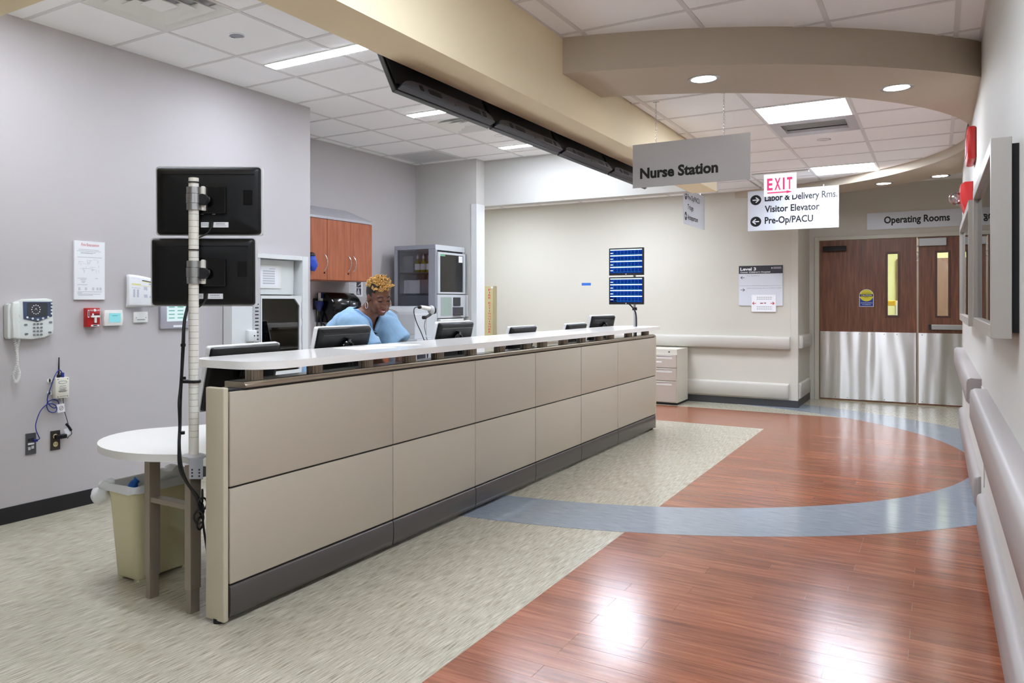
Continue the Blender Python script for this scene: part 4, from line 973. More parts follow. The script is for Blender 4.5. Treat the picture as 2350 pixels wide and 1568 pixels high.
mb = MB(); fr.rect(mb, w*.05, w*.12, h*.55, h*.85, 0.0015, 0.0018); fr.rect(mb, w*.45, w*.75, h*.05, h*.10, 0.0015, 0.0018); obj('dark_marks', mb, M_ink, pu)
# thermostat
a, b = WL(234, 712), WL(277, 747)
th = thing('thermostat', 'white thermostat with a pale blue lit screen', 'thermostat', (XL, (a.y+b.y)/2, b.z))
fr = fL(XL, a.y, b.z); w, h = b.y-a.y, a.z-b.z
pl = [(0.004, 0.0), (w-0.004, 0.0), (w+0.002, h*.25), (w+0.003, h*.5), (w+0.002, h*.75), (w-0.004, h), (0.004, h), (-0.002, h*.75), (-0.003, h*.5), (-0.002, h*.25)]
obj('case', MB().prism(pl, 0, 0.026, lambda x, y, z: tuple(fr.p(x, y, z)), bev=0.004), M_plw, th, 40)
mb = MB(); fr.rect(mb, w*.24, w*.86, h*.22, h*.80, 0.026, 0.027); obj('screen', mb, emis('thermo_screen', (150, 226, 236), 0.8), th)
mb = MB(); fr.rect(mb, w*.4, w*.7, h*.62, h*.66, 0.0271, 0.0274); obj('reading', mb, emis('thermo_text', (110, 190, 200), 0.6), th)
# switch plate
a, b = WL(305, 716), WL(337, 740)
sw = thing('blank_switch_plate', 'small white plate with a slot between thermostat and touch panel', 'switch plate', (XL, (a.y+b.y)/2, b.z))
mb = MB(); wbox(mb, a, b, 0, 0.012, 0.003); obj('plate', mb, M_plw, sw, 40)
fr = fL(XL+.012, a.y, b.z); w, h = b.y-a.y, a.z-b.z; mb = MB(); fr.rect(mb, w*.22, w*.78, h*.22, h*.32, 0, .0008); mb.cyl(fr.p(w*.16, h*.45, 0), fr.p(w*.16, h*.45, .001), .004); mb.cyl(fr.p(w*.86, h*.45, 0), fr.p(w*.86, h*.45, .001), .004); obj('slot_and_screws', mb, M_inkg, sw)
# schedule sheets curling off the wall
a, b = WL(289, 630), WL(344, 704)
pp = thing('schedule_sheets', 'curling white schedule sheets pinned left of the black monitors', 'paper', (XL, (a.y+b.y)/2, b.z))
y0, y1, z0, z1 = a.y-.004, b.y-0.02, b.z, a.z
def curl(s, t_): return (XL+0.02+0.05*s*s+0.03*t_*(1-t_)+0.02*(1-t_)*s, y0+(y1-y0)*s+0.004*t_, z0+(z1-z0)*t_-0.03*s*s*t_)
for k in range(3):
    mb = MB(); G = [[mb.bm.verts.new(Vector(curl(i/10, j/12))+Vector((-k*0.004, -k*0.003, -k*0.002))) for j in range(13)] for i in range(11)]
    for i in range(10):
        for j in range(12): mb.face([G[i][j], G[i+1][j], G[i+1][j+1], G[i][j+1]])
    sh_ = obj('sheet', mb, M_paper, pp, 80)
    so = sh_.modifiers.new('s', 'SOLIDIFY'); so.thickness = 0.0006
    if k == 0: sh0 = sh_
def prints(cells, m, nm):
    mb = MB()
    for s0, s1, t0, t1 in cells:
        n = 5; A = [Vector(curl(s0+(s1-s0)*i/n, t0))+Vector((.0015, 0, 0)) for i in range(n+1)]; B = [Vector(curl(s0+(s1-s0)*i/n, t1))+Vector((.0015, 0, 0)) for i in range(n+1)]
        for i in range(n): mb.poly([A[i], A[i+1], B[i+1], B[i]])
    obj(nm, mb, m, pp)
prints([(.55, .93, .84, .87)], M_ink, 'black_heading')
prints([(.14, .5, .70, .73), (.55, .92, .815, .835), (.14, .9, .68, .69)], mat('highlighter', (226, 222, 130), 0.7), 'highlight_rows')
prints([(.14, .48, .90, .905), (.14, .48, .585, .60), (.6, .72, .3, .66), (.78, .9, .3, .80), (.2, .28, .3, .55), (.34, .42, .3, .55)], mat('ink_pale', (196, 198, 212), 0.7), 'table_columns')
# touch panel
a, b = WL(365, 690), WL(432, 753)
tp_ = thing('touch_panel', 'grey wall touch panel with a lit white screen behind the pole', 'touch panel', (XL, (a.y+b.y)/2, b.z))
mb = MB(); wbox(mb, a, b, 0, 0.02, 0.004); obj('case', mb, mat('panel_grey', (176, 174, 184), 0.4), tp_, 40)
fr = fL(XL+.02, a.y, b.z); w, h = b.y-a.y, a.z-b.z
mb = MB(); fr.rect(mb, w*.2, w*.9, h*.26, h*.9, 0, .001); obj('screen', mb, emis('touch_screen', (224, 246, 250), 0.85), tp_)
mb = MB()
for r in range(4):
    for k in range(2): fr.rect(mb, w*(.26+.3*k), w*(.46+.3*k), h*(.36+.13*r), h*(.40+.13*r), .001, .0014)
obj('icons', mb, emis('touch_icons', (150, 216, 206), 0.6), tp_)
mb = MB(); fr.rect(mb, w*.42, w*.8, h*.05, h*.12, 0, .0012, .0004); obj('caption_plate', mb, M_paper, tp_)
# wireless box with antenna and cables
a, b = WL(117, 867), WL(149, 911)
wb_ = thing('wireless_box', 'cream wireless box with a black antenna under the phone', 'wireless unit', (XL, (a.y+b.y)/2, b.z))
mb = MB(); wbox(mb, a, b, 0.008, 0.05, 0.006); obj('case', mb, mat('box_cream', (228, 225, 212), 0.4), wb_, 40)
for v in (874, 903):
    q = WL(111, v); mb = MB(); mb.cyl((XL, q.y, q.z), (XL+0.006, q.y, q.z), 0.012, n=16); mb.box(XL, XL+0.006, q.y, q.y+0.03, q.z-.01, q.z+.01); obj('mounting_tab', mb, M_plw, wb_)
q = WL(128, 867); r_ = WL(129, 820); X_ = Vector((.03, 0, 0))
mb = MB(); mb.cyl(q+X_, q+X_+Vector((0, 0, .02)), .011); mb.tube([q+X_, (q+r_)/2+X_, r_+X_], .0045, 8, radii=[.006, .005, .0035]); obj('antenna', mb, M_black, wb_, 50)
fr = fL(XL+.05, a.y, b.z); w, h = b.y-a.y, a.z-b.z
mb = MB()
for y, x0, x1 in ((.58, .28, .74), (.50, .25, .75), (.44, .22, .78), (.40, .3, .7), (.36, .2, .84), (.33, .2, .8), (.30, .25, .75), (.08, .3, .8)): fr.rect(mb, w*x0, w*x1, h*y, h*y+.0018, .0002, .0005)
for x in (.16, .86):
    for y in (.08, .92): mb.cyl(fr.p(w*x, h*y, 0), fr.p(w*x, h*y, .0008), .003, n=8)
mb.tube([fr.p(w*(.5+.3*math.cos(t_)), h*(.77+.07*math.sin(t_)), .0006) for t_ in (2*math.pi*i/20 for i in range(20))], .0008, 4, closed=True)
obj('label_print', mb, M_ink, wb_)
M_cab = mat('cable_blue', (34, 52, 140), 0.4)
def wl(u, v, d): return WL(u, v)+Vector((d, 0, 0))
bc = thing('blue_network_cable', 'blue network cable looping from the wireless box to a wall socket', 'cable', WL(100, 940))
mb = MB(); mb.tube(catmull([wl(136, 866, .03), wl(136, 856, .03), wl(128, 849, .035), wl(115, 862, .05), wl(106, 888, .05), wl(103, 910, .03), wl(105, 925, .025), wl(118, 936, .025), wl(129, 929, .025), wl(128, 920, .02), wl(118, 917, .02), wl(106, 922, .02), wl(101, 932, .03), wl(106, 943, .03), wl(117, 946, .03), wl(124, 940, .03), wl(121, 930, .03), wl(110, 926, .03), wl(98, 930, .03), wl(84, 945, .035), wl(74, 970, .04), wl(73, 985, .045), wl(78, 998, .045), wl(83, 1006, .035), wl(77, 1011, .02)], 8), .0032, 8); obj('cable', mb, M_cab, bc, 60)
mb = MB(); mb.box(XL+.012, XL+.03, WL(73, 1010).y, WL(81, 1010).y, WL(77, 1013).z, WL(77, 1008).z, .001); obj('plug', mb, M_cab, bc)
mb = MB(); mb.box(XL+.02, XL+.04, WL(134, 866).y, WL(139, 866).y, WL(136, 866).z, WL(136, 855).z, .001); obj('plug', mb, M_cab, bc)
mb = MB(); mb.poly([wl(123, 928, .03), wl(140, 925, .034), wl(142, 944, .034), wl(126, 947, .03)]); o = obj('tag', mb, M_paper, bc); so = o.modifiers.new('s', 'SOLIDIFY'); so.thickness = .0006
mb = MB(); c0 = wl(133, 936, .0345); mb.tube([c0+Vector((.001, .013*math.cos(t_), .013*math.sin(t_))) for t_ in (2*math.pi*i/18 for i in range(18))], .001, 4, closed=True); mb.tube([c0+Vector((.001, -.009, -.009)), c0+Vector((.001, .009, .009))], .001, 4); obj('prohibition_mark', mb, mat('mark_brown', (120, 60, 60), .6), o)
# wall sockets
def plate(name, label, p, q, m):
    t = thing(name, label, 'socket', (XL, (p.y+q.y)/2, q.z)); mb = MB(); wbox(mb, p, q, 0, .006, .001); obj('plate', mb, m, t); return t, fL(XL+.006, p.y, q.z), q.y-p.y, p.z-q.z
M_sp = mat('socket_steel', (120, 122, 128), 0.35, metal=0.8)
t, fr, w, h = plate('data_socket', 'steel data socket plate with a blue plug, below the wireless box', WL(58, 996), WL(82, 1041), M_sp)
for x, y in ((.2, .62), (.52, .62), (.2, .22), (.52, .26)): mb = MB(); fr.rect(mb, w*x, w*(x+.25), h*y, h*(y+.14), 0, .002); obj('jack', mb, M_dark if y > .5 else M_plg, t)
mb = MB(); fr.rect(mb, w*.2, w*.8, h*.46, h*.54, 0, .001); obj('label_strip', mb, M_paper, t)
t, fr, w, h = plate('power_socket', 'brown power socket plate with a black adapter plugged in', WL(115, 990), WL(137, 1031), mat('socket_bronze', (86, 80, 74), 0.35, metal=0.7))
for y in (.70, .30):
    mb = MB(); mb.cyl(fr.p(w*.5, h*y, 0), fr.p(w*.5, h*y, .003), .016, n=20); oc = obj('outlet', mb, mat('outlet_ivory', (222, 206, 160), .4), t, 40)
    mb = MB(); fr.rect(mb, w*.38, w*.42, h*y-.004, h*y+.008, .003, .0035); fr.rect(mb, w*.58, w*.62, h*y-.004, h*y+.008, .003, .0035); obj('slots', mb, M_ink, oc)
ad = thing('power_adapter', 'black power adapter with thin cord hanging from the wireless box', 'adapter', fr.p(w*.8, h*.7, .02))
mb = MB(); p = fr.p(w*.3, h*.58, .004); mb.box(p.x, p.x+.035, p.y, p.y+.07, p.z, p.z+.026, .004); obj('body', mb, M_black, ad)
mb = MB(); mb.tube(catmull([wl(138, 911, .03), wl(139, 925, .03), wl(142, 945, .03), wl(148, 965, .03), wl(150, 975, .035), wl(155, 985, .035), wl(158, 995, .03), wl(150, 1002, .03), wl(149, 1006, .03)], 6), .0022, 6); obj('cord', mb, M_black, ad, 60)
mb = MB(); mb.tube(catmull([wl(145, 972, .032), wl(150, 978, .034), wl(156, 987, .034)], 5), .0085, 8); obj('tied_coil', mb, M_black, ad, 60)
mb = MB(); mb.poly([wl(140, 985, .03), wl(148, 981, .034), wl(154, 994, .034), wl(146, 1000, .03)]); o = obj('tag', mb, M_paper, ad); so = o.modifiers.new('s', 'SOLIDIFY'); so.thickness = .0006
# ---------------------------------------------------------------- pneumatic tube station
ty0, ty1, tz0, tz1 = 4.352, 5.25, 0.55, 1.712
ptb = thing('tube_station', 'white framed tube station with a clear door at the wall corner', 'wall cabinet', (XL, 4.8, tz0))
M_cabw = mat('cabinet_white', (226, 228, 228), 0.35)
mb = MB(); mb.box(XL, XL+.10, ty0, ty0+.02, tz0, tz1); mb.box(XL, XL+.10, ty1-.075, ty1, tz0, tz1, .002); mb.box(XL, XL+.10, ty0, ty1-.075, tz1-.035, tz1, .002); mb.box(XL, XL+.10, ty0, ty1-.075, tz0, tz0+.04); obj('frame', mb, M_cabw, ptb)
obj('back', bx(XL, XL+.005, ty0, ty1, tz0, tz1), mat('station_back', (214, 218, 216), .5), ptb)
obj('left_panel', bx(XL+.06, XL+.09, ty0+.02, ty0+.235, tz0+.04, tz1-.035, .003), M_cabw, ptb)
sp_ = obj('slotted_post', bx(XL+.07, XL+.096, ty0+.235, ty0+.315, tz0+.04, tz1-.035, .002), M_plg, ptb)
for k in range(14): 
    zz = 1.30-k*.028; obj('slot', bx(XL+.0955, XL+.097, ty0+.255, ty0+.295, zz, zz+.009), M_ink, sp_)
lk = obj('latch_box', bx(XL+.09, XL+.125, 4.51, 4.60, 1.01, 1.10, .006), M_cabw, ptb, 40); obj('keyhole', MB().cyl((XL+.1245, 4.57, 1.055), (XL+.1265, 4.57, 1.055), .006), M_ink, lk)
up = obj('upper_panel', bx(XL+.01, XL+.035, ty0+.315, ty1-.12, 1.385, tz1-.04), mat('upper_white', (224, 228, 226), .4), ptb)
fr = fL(XL+.035, ty0+.315, 1.385); mb = MB(); fr.rect(mb, .03, .30, .05, .24, 0, .006, .001); obj('card_holder', mb, M_plw, up)
mb = MB(); fr.rect(mb, .05, .27, .065, .225, .006, .0068); obj('instruction_card', mb, M_paper, up)
mb = MB()
for r in range(6): fr.rect(mb, .085, .225, .085+r*.02, .097+r*.02, .0068, .0072)
fr.rect(mb, .16, .23, .208, .214, .0068, .0072); obj('card_print', mb, mat('ink_faint', (196, 198, 204), .7), up)
dy0, dy1, dz0, dz1 = ty0+.32, ty1-.085, 0.72, 1.375
door_ = MB(); door_.box(XL+.075, XL+.098, dy0, dy0+.012, dz0, dz1); door_.box(XL+.075, XL+.098, dy1-.025, dy1, dz0, dz1); door_.box(XL+.075, XL+.098, dy0+.012, dy1-.025, dz1-.025, dz1); door_.box(XL+.075, XL+.098, dy0+.012, dy1-.025, dz0, dz0+.03)
door_.prism([(dy1-.085, dz1-.025), (dy1-.025, dz1-.085), (dy1-.025, dz1-.025)], XL+.075, XL+.098, lambda a, b, c: (c, a, b)); dd = obj('door_frame', door_, M_cabw, ptb)
obj('clear_pane', bx(XL+.084, XL+.088, dy0+.012, dy1-.025, dz0+.03, dz1-.025), glass('smoke_pane', (196, 200, 202), .14), dd)
obj('inner_back', bx(XL+.006, XL+.012, dy0, dy1, dz0, dz1), mat('station_inside', (96, 96, 98), .4), ptb)
obj('inner_bag', MB().prism(rrect(dy0+.15, dy1-.05, dz0+.05, dz1-.15, .06), XL+.012, XL+.03, lambda a, b, c: (c, a, b), bev=.01), mat('bag_grey', (66, 66, 70), .35), ptb, 40)
for zz in (1.235, 1.045):
    mb = MB(); mb.tube([(XL+.06, dy0+.07, zz+.05), (XL+.06, dy0+.07, zz), (XL+.06, dy0+.38, zz)], .004, 8); obj('wire_bar', mb, M_chrome, ptb)
    for yy in (.21, .33): obj('bar_clip', bx(XL+.05, XL+.07, dy0+yy, dy0+yy+.025, zz-.03, zz-.005, .003), M_plg, ptb)
for zz in (1.25, 1.05): obj('hinge', bx(XL+.098, XL+.102, dy1-.006, dy1+.006, zz-.07, zz+.07), M_plg, ptb)
obj('lower_tray', bx(XL+.06, XL+.12, dy0+.1, dy1-.02, .60, .70, .004), M_cabw, ptb)
# ---------------------------------------------------------------- recess: wall cabinets
M_cwood = grain('cabinet_wood', [(142, 76, 48), (170, 96, 62), (184, 108, 74)], 4.0, (8, 8, 0.6), 0.35, bump=0.02, detail=6)
XCF = -5.10
def cabinet_handle(mb, y, z0, z1):
    mb.tube(catmull([(XCF+.002, y, z0), (XCF+.022, y+.006, z0+.025), (XCF+.034, y+.012, (z0+z1)/2), (XCF+.022, y+.006, z1-.025), (XCF+.002, y, z1)], 6), .006, 8)
def wall_cabinet(y0, y1, label, doors):
    t = thing('wall_cabinet', label, 'cabinet', ((XBK+XCF)/2, (y0+y1)/2, 1.54), 'wall cabinets in the recess')
    obj('body', bx(XBK, XCF-.02, y0, y1, 1.54, 2.16), M_cwood, t)
    mb = MB(); mb.prism([(XCF+.005, 2.16), (XCF+.005, 2.185), (XBK, 2.335), (XBK, 2.16)], y0, y1, lambda a, b, c: (a, c, b)); obj('sloped_top', mb, mat('cabinet_top_grey', (178, 178, 184), .45), t)
    for a, b, hy, lock in doors:
        d = obj('door', bx(XCF-.02, XCF, a+.002, b-.002, 1.545, 2.155, .001), M_cwood, t)
        mb = MB(); cabinet_handle(mb, hy, 1.64, 1.80); obj('handle', mb, M_chrome, d, 50)
        if lock: obj('lock', MB().cyl((XCF, hy, 1.615), (XCF+.006, hy, 1.615), .009, n=14), M_blackg, d)
wall_cabinet(5.40, 6.232, 'brown wall cabinet half hidden behind the wall corner', [(5.40, 5.82, 5.76, False), (5.82, 6.232, 6.185, True)])
wall_cabinet(6.236, 7.0, 'brown two-door wall cabinet above the towel dispenser', [(6.236, 6.622, 6.575, True), (6.622, 7.0, 6.66, False)])
t = thing('blue_glove_bag', 'bright blue bundle hanging in front of the brown cabinet', 'glove', (XCF+.04, 5.98, 1.66))
mb = MB(); mb.ball((XCF+.05, 5.955, 1.70), (.035, .055, .085), 18, 12); crumple(mb, .015, 25); obj('bundle', mb, mat('nitrile_deep_blue', (46, 84, 200), .4), t, 60)
obj('hook', MB().ball((XCF+.03, 5.96, 1.775), (.03, .045, .035), 14, 10), M_black, t, 60)
# towel dispenser
t = thing('towel_dispenser', 'large black towel dispenser below the brown cabinets', 'towel dispenser', (XBK, 6.83, 1.10))
D0, D1, DB, DT = 6.50, 6.99, 1.105, 1.425
prof = [(XBK+.0, DB), (XBK+.20, DB), (XBK+.225, DB+.03), (XBK+.235, DB+.2), (XBK+.21, DT-.06), (XBK+.15, DT-.012), (XBK+.06, DT), (XBK, DT)]
mb = MB(); mb.loft([[(x-(.02 if q in (0, 3) else 0)*(x-XBK > .1), y, z-(.01 if q in (0, 3) and z > DT-.1 else 0)) for x, z in prof] for q, y in enumerate((D0, D0+.03, D1-.05, D1))]); obj('cover', mb, M_blackg, t, 50)
mb = MB(); mb.prism([(6.76, DB+.03), (6.91, DB+.03), (6.90, DB+.21), (6.77, DB+.23)], XBK+.226, XBK+.240, lambda a, b, c: (c, a, b), bev=.004); wv = obj('window', mb, mat('dispenser_window', (54, 56, 62), .12), t, 40)
obj('badge', bx(XBK+.239, XBK+.242, 6.81, 6.85, DB+.19, DB+.205, .001), M_plw, wv)
obj('latch', MB().cyl((XBK+.12, 6.58, DB-.012), (XBK+.12, 6.58, DB), .012), M_black, t)
# poster
p, q = onX(800, 640, XBK), onX(832, 681, XBK)
t = thing('instruction_poster', 'white poster with two dark pictures under the brown cabinets', 'poster', (XBK, (p.y+q.y)/2, q.z))
obj('sheet', bx(XBK, XBK+.002, p.y, q.y, q.z, p.z), M_paper, t)
fr = fL(XBK+.002, p.y, q.z); w, h = q.y-p.y, p.z-q.z
mb = MB(); fr.rect(mb, w*.55, w*.88, h*.10, h*.48, 0, .0006); fr.rect(mb, w*.55, w*.88, h*.52, h*.97, 0, .0006); obj('pictures', mb, mat('poster_dark', (62, 56, 72), .6), t)
mb = MB(); mb.poly([fr.p(w*.58, h*.15, .0009), fr.p(w*.66, h*.45, .0009), fr.p(w*.72, h*.45, .0009), fr.p(w*.80, h*.12, .0009)]); mb.poly([fr.p(w*.56, h*.55, .0009), fr.p(w*.86, h*.80, .0009), fr.p(w*.86, h*.70, .0009)]); obj('picture_light', mb, M_plg, t)
mb = MB()
for k in range(10): fr.rect(mb, w*.08, w*(.42+.06*(k % 3)), h*(.12+.085*k), h*(.12+.085*k)+.003, 0, .0005)
obj('print_lines', mb, M_inkg, t)
# wall diagnostic set
t = thing('diagnostic_set', 'blue and white handheld scope in its wall cradle by the corner', 'medical device', (XBK, 6.45, 1.05))
p = onX(722, 700, XBK); XO = XBK+.06
obj('cradle', MB().lathe([(.012, -.08), (.03, -.05), (.048, 0.0), (.045, .03), (.03, .035)], (XO, p.y, 1.30), 20), mat('device_blue', (24, 34, 92), .35), t, 50)
mb = MB(); mb.box(XO-.02, XO+.02, p.y+.0, p.y+.05, 1.33, 1.42, .01); obj('handle', mb, M_plw, t, 40); obj('handle_grip', bx(XO+.018, XO+.024, p.y+.005, p.y+.045, 1.36, 1.42, .002), mat('device_blue', (24, 34, 92), .35), t)
mb = MB(); mb.tube(catmull([(XO, p.y, 1.22), (XO+.01, p.y-.04, 1.12), (XO+.01, p.y-.05, 1.0), (XO, p.y, .95), (XO, p.y+.06, 1.0), (XO, p.y+.10, 1.06), (XO, p.y+.06, 1.09), (XO, p.y+.02, 1.05), (XO, p.y+.03, .95)], 8), .008, 8); mb.tube(catmull([(XO, p.y, 1.22), (XO, p.y+.03, 1.12), (XO, p.y+.05, 1.0)], 6), .008, 8); obj('cord', mb, M_ink, t, 60)
obj('wall_bracket', bx(XBK, XO-.02, p.y-.03, p.y+.03, 1.24, 1.36, .004), M_black, t)
p, q = onX(725, 703, XBK), onX(733, 739, XBK)
o = thing('outlet_plate', 'narrow ivory outlet plate left of the towel dispenser', 'socket', (XBK, (p.y+q.y)/2, q.z)); obj('plate', bx(XBK, XBK+.006, p.y-.01, q.y, q.z, p.z, .001), M_alu, o); obj('insert', bx(XBK+.006, XBK+.009, p.y+.01, q.y-.02, q.z+.03, p.z-.03, .001), mat('outlet_ivory', (222, 206, 160), .4), o)
# back counter with sink along the recess
t = thing('back_counter', 'white counter along the recess behind the nurse', 'counter', (-5.2, 6.5, 0))
obj('base_cabinet', bx(XBK+.02, -4.93, 5.42, 7.08, .08, .83), M_cwood, t); obj('worktop', bx(XBK+.01, -4.88, 5.40, 7.10, .83, .865, .004), M_desk, t)
obj('sink_bowl', MB().lathe([(.20, .0), (.21, .19), (.22, .195), (.19, .19), (.17, .04), (.01, .03)], (-5.12, 6.85, .865), 28), M_plw, t, 50)
# ---------------------------------------------------------------- supply tower
TX0, TX1, TY0, TY1, TH = -5.30, -4.735, 7.72, 8.395, 1.978
M_tow = mat('tower_grey', (158, 162, 172), .4); M_tow2 = mat('tower_pale', (196, 200, 204), .4)
tw = thing('supply_tower', 'tall grey medication supply tower with glass doors and drawers', 'dispensing cabinet', ((TX0+TX1)/2, (TY0+TY1)/2, 0))
mb = MB(); e = .045
mb.box(TX0, TX1, TY0, TY1, 0, .06); mb.box(TX0, TX1, TY0, TY1, TH-.05, TH, .004)
for x in (TX0, TX1-e*2):
    for y in (TY0, TY1-e): mb.box(x, x+e*(2 if x != TX0 else 1), y, y+e, .06, TH-.05)
mb.box(TX0, TX0+.01, TY0+e, TY1-e, .06, TH-.05); mb.box(TX0+e, TX1-e*2, TY1-.012, TY1, .06, TH-.05)
obj('carcass', mb, M_tow, tw)
obj('top_fascia', bx(TX1-.001, TX1+.004, TY0, TY1, TH-.06, TH-.002), M_tow2, tw)
obj('side_lower_panel', bx(TX0+e, TX1-e*2, TY0+.012, TY0+.02, .06, 1.40), M_tow, tw)
obj('side_glass', bx(TX0+e, TX1-e*2, TY0+.008, TY0+.012, 1.02, TH-.05), glass('tower_glass', (246, 248, 250), .06), tw)
for z in (1.405, 1.652): obj('shelf', bx(TX0+.012, TX1-.01, TY0+.022, TY1-.02, z, z+.012), mat('shelf_edge', (96, 98, 104), .4), tw)
M_inn = mat('tower_inside', (228, 230, 234), .4)
obj('inner_back', bx(TX0+.012, TX0+.02, TY0+.05, TY1-.05, 1.40, TH-.06), M_inn, tw)
obj('inner_side', bx(TX0+e, TX1-e*2, TY1-.03, TY1-.014, 1.40, TH-.06), M_inn, tw)
obj('inner_ceiling', bx(TX0+.02, TX1-.02, TY0+.05, TY1-.05, TH-.06, TH-.052), M_inn, tw)
# front (towards the counter): glass door, console, drawers
df = MB(); z0, z1 = 1.415, 1.895
for q in ((TY0+.03, TY0+.075, z0, z1), (TY1-.06, TY1-.015, z0, z1), (TY0+.075, TY1-.06, z0, z0+.02), (TY0+.075, TY1-.06, z1-.025, z1)): df.box(TX1, TX1+.022, q[0], q[1], q[2], q[3], .002)
d = obj('glass_door', df, M_tow2, tw); obj('pane', bx(TX1+.008, TX1+.012, TY0+.075, TY1-.06, z0+.02, z1-.025), glass('tower_glass', (246, 248, 250), .06), d)
obj('door_label', bx(TX1+.012, TX1+.0135, TY1-.16, TY1-.07, 1.79, 1.865), M_paper, d); obj('lit_tag', bx(TX1+.012, TX1+.0135, TY0+.085, TY0+.2, 1.85, 1.872), mat('tag_green', (120, 200, 150), .4), d)
obj('hinge_side', bx(TX1, TX1+.03, TY1-.012, TY1, z0-.02, z1), M_alu, d)
for z in (1.652, 1.425):
    sr = obj('shelf_rail', bx(TX1-.02, TX1-.004, TY0+.08, TY1-.08, z-.01, z+.022), M_dark, tw)
    for k in range(8): obj('shelf_tag', bx(TX1-.004, TX1-.002, TY0+.10+k*.058, TY0+.14+k*.058, z-.002, z+.016), M_paper, sr)
cs = obj('console', bx(TX1, TX1+.02, TY0+.02, TY1-.02, 1.135, 1.405, .003), M_tow2, tw)
obj('console_screen', bx(TX1+.02, TX1+.022, TY0+.09, TY0+.33, 1.16, 1.375), mat('console_green', (150, 166, 158), .25), cs)
obj('card_reader', bx(TX1+.02, TX1+.03, TY0+.37, TY0+.53, 1.275, 1.375, .002), M_dark, cs)
obj('keypad', bx(TX1+.02, TX1+.05, TY0+.36, TY0+.56, 1.16, 1.26, .003), mat('keypad_grey', (84, 80, 92), .4), cs)
for r in range(5): obj('key_row', bx(TX1+.05, TX1+.053, TY0+.37, TY0+.55, 1.168+r*.018, 1.180+r*.018), M_dark, cs)
obj('door_arm', bx(TX1, TX1+.05, TY1-.02, TY1+.012, 1.14, 1.40, .008), M_plg, tw)
for k in range(7):
    z = 1.055-k*.082
    dr = obj('drawer', bx(TX1-.005, TX1+.014, TY0+.05, TY1-.05, z, z+.07, .003), M_tow2, tw); obj('drawer_pull', bx(TX1+.014, TX1+.03, TY0+.07, TY1-.07, z+.045, z+.066, .004), M_plw, dr)
obj('drawer_well', bx(TX1-.02, TX1-.006, TY0+.04, TY1-.04, .45, 1.135), M_ink, tw)
# stock inside the tower
M_oil = mat('amber_liquid', (150, 148, 44), .2); M_pkg = mat('clear_packet', (232, 230, 238), .25, spec=.6)
bt = thing('supply_bottle', 'x', 'bottle', (0, 0, 0), 'amber bottles in the supply tower')
obj('glass_body', MB().lathe([(.03, 0), (.034, .005), (.034, .10), (.02, .125), (.012, .135), (.012, .16)], (0, 0, 0), 16), M_oil, bt, 50)
obj('cap', MB().lathe([(.014, .16), (.014, .19), (.004, .195), (.004, .215)], (0, 0, 0), 14), M_plw, bt, 50)
mb = MB(); mb.cyl((0, 0, .03), (0, 0, .10), .0345, n=16, cap=False); obj('label_band', mb, M_paper, bt, 50)
BL = ('leftmost amber bottle on the top tower shelf', 'second amber bottle on the top tower shelf', 'third amber bottle on the top tower shelf', 'rightmost amber bottle on the top tower shelf')
for i in range(4):
    o = bt if i == 0 else dup(bt, (0, 0, 0)); o.location = (-5.03+i*.077, TY0+.09, 1.664); o['label'] = BL[i]
random.seed(11)
def packet(x0, x1, y0, y1, z0, z1, label, m=M_pkg, n=1):
    mb = MB(); mb.box(x0, x1, y0, y1, z0, z1, .006); bmesh.ops.subdivide_edges(mb.bm, edges=mb.bm.edges, cuts=4, use_grid_fill=True)
    for v in mb.bm.verts: v.co += noise.noise_vector(v.co*45)*.006
    o = obj('supply_packet', mb, m, None, 60); tag(o, label, 'packet', 'packets stocked in the supply tower')
packet(-5.20, -4.98, TY0+.05, TY0+.14, 1.419, 1.575, 'white wrapped packet on the lower tower shelf, left'); packet(-4.97, -4.85, TY0+.05, TY0+.2, 1.419, 1.58, 'silvery wrapped packet on the lower tower shelf, right', mat('silver_packet', (150, 140, 150), .2, spec=.8))
packet(-5.22, -5.08, TY0+.06, TY0+.16, 1.666, 1.86, 'clear packet left of the amber bottles', mat('grey_packet', (150, 152, 160), .25))
packet(-4.80, -4.765, TY0+.11, TY0+.2, 1.666, 1.80, 'small white packet behind the tower door, upper shelf', M_paper); packet(-4.80, -4.765, TY0+.25, TY0+.42, 1.666, 1.82, 'pale blue packet behind the tower door, upper shelf', mat('blue_packet', (150, 188, 214), .3))
packet(-4.80, -4.765, TY0+.10, TY0+.28, 1.43, 1.58, 'clear packet behind the tower door, lower shelf', M_pkg); packet(-4.80, -4.765, TY0+.30, TY0+.38, 1.43, 1.56, 'pink packet behind the tower door, lower shelf', mat('pink_packet', (226, 176, 168), .4))
packet(-4.80, -4.765, TY0+.40, TY0+.55, 1.43, 1.54, 'white packet at the right of the lower tower shelf', M_paper)
# grey printer on a cart in front of the tower side
XP = onY(905, 700, 7.45)
t = thing('label_printer', 'grey box printer with a curved lid beside the tower', 'printer', (-4.95, 7.42, 0))
P0, P1 = -5.21, onY(958, 760, 7.25).x
obj('case', bx(P0, P1, 7.20, 7.66, .92, 1.19, .006), M_tow2, t)
mb = MB(); mb.loft([[(x, 7.42+.20*math.cos(q), 1.19+.085*math.sin(q)) for q in (math.pi*i/14 for i in range(15))] for x in (P0+.01, P1-.02)]); obj('curved_lid', mb, M_tow2, t, 50)
mb = MB(); mb.tube(catmull([(-5.10, 7.235, 1.20), (-5.05, 7.215, 1.23), (-5.0, 7.21, 1.24), (-4.95, 7.215, 1.23), (-4.90, 7.235, 1.20)], 6), .008, 8); obj('lid_handle', mb, M_plg, t, 50)
for x in (-5.03, -4.99): obj('button', MB().cyl((x, 7.196, 1.10), (x, 7.20, 1.10), .009, n=12), M_ink, t)
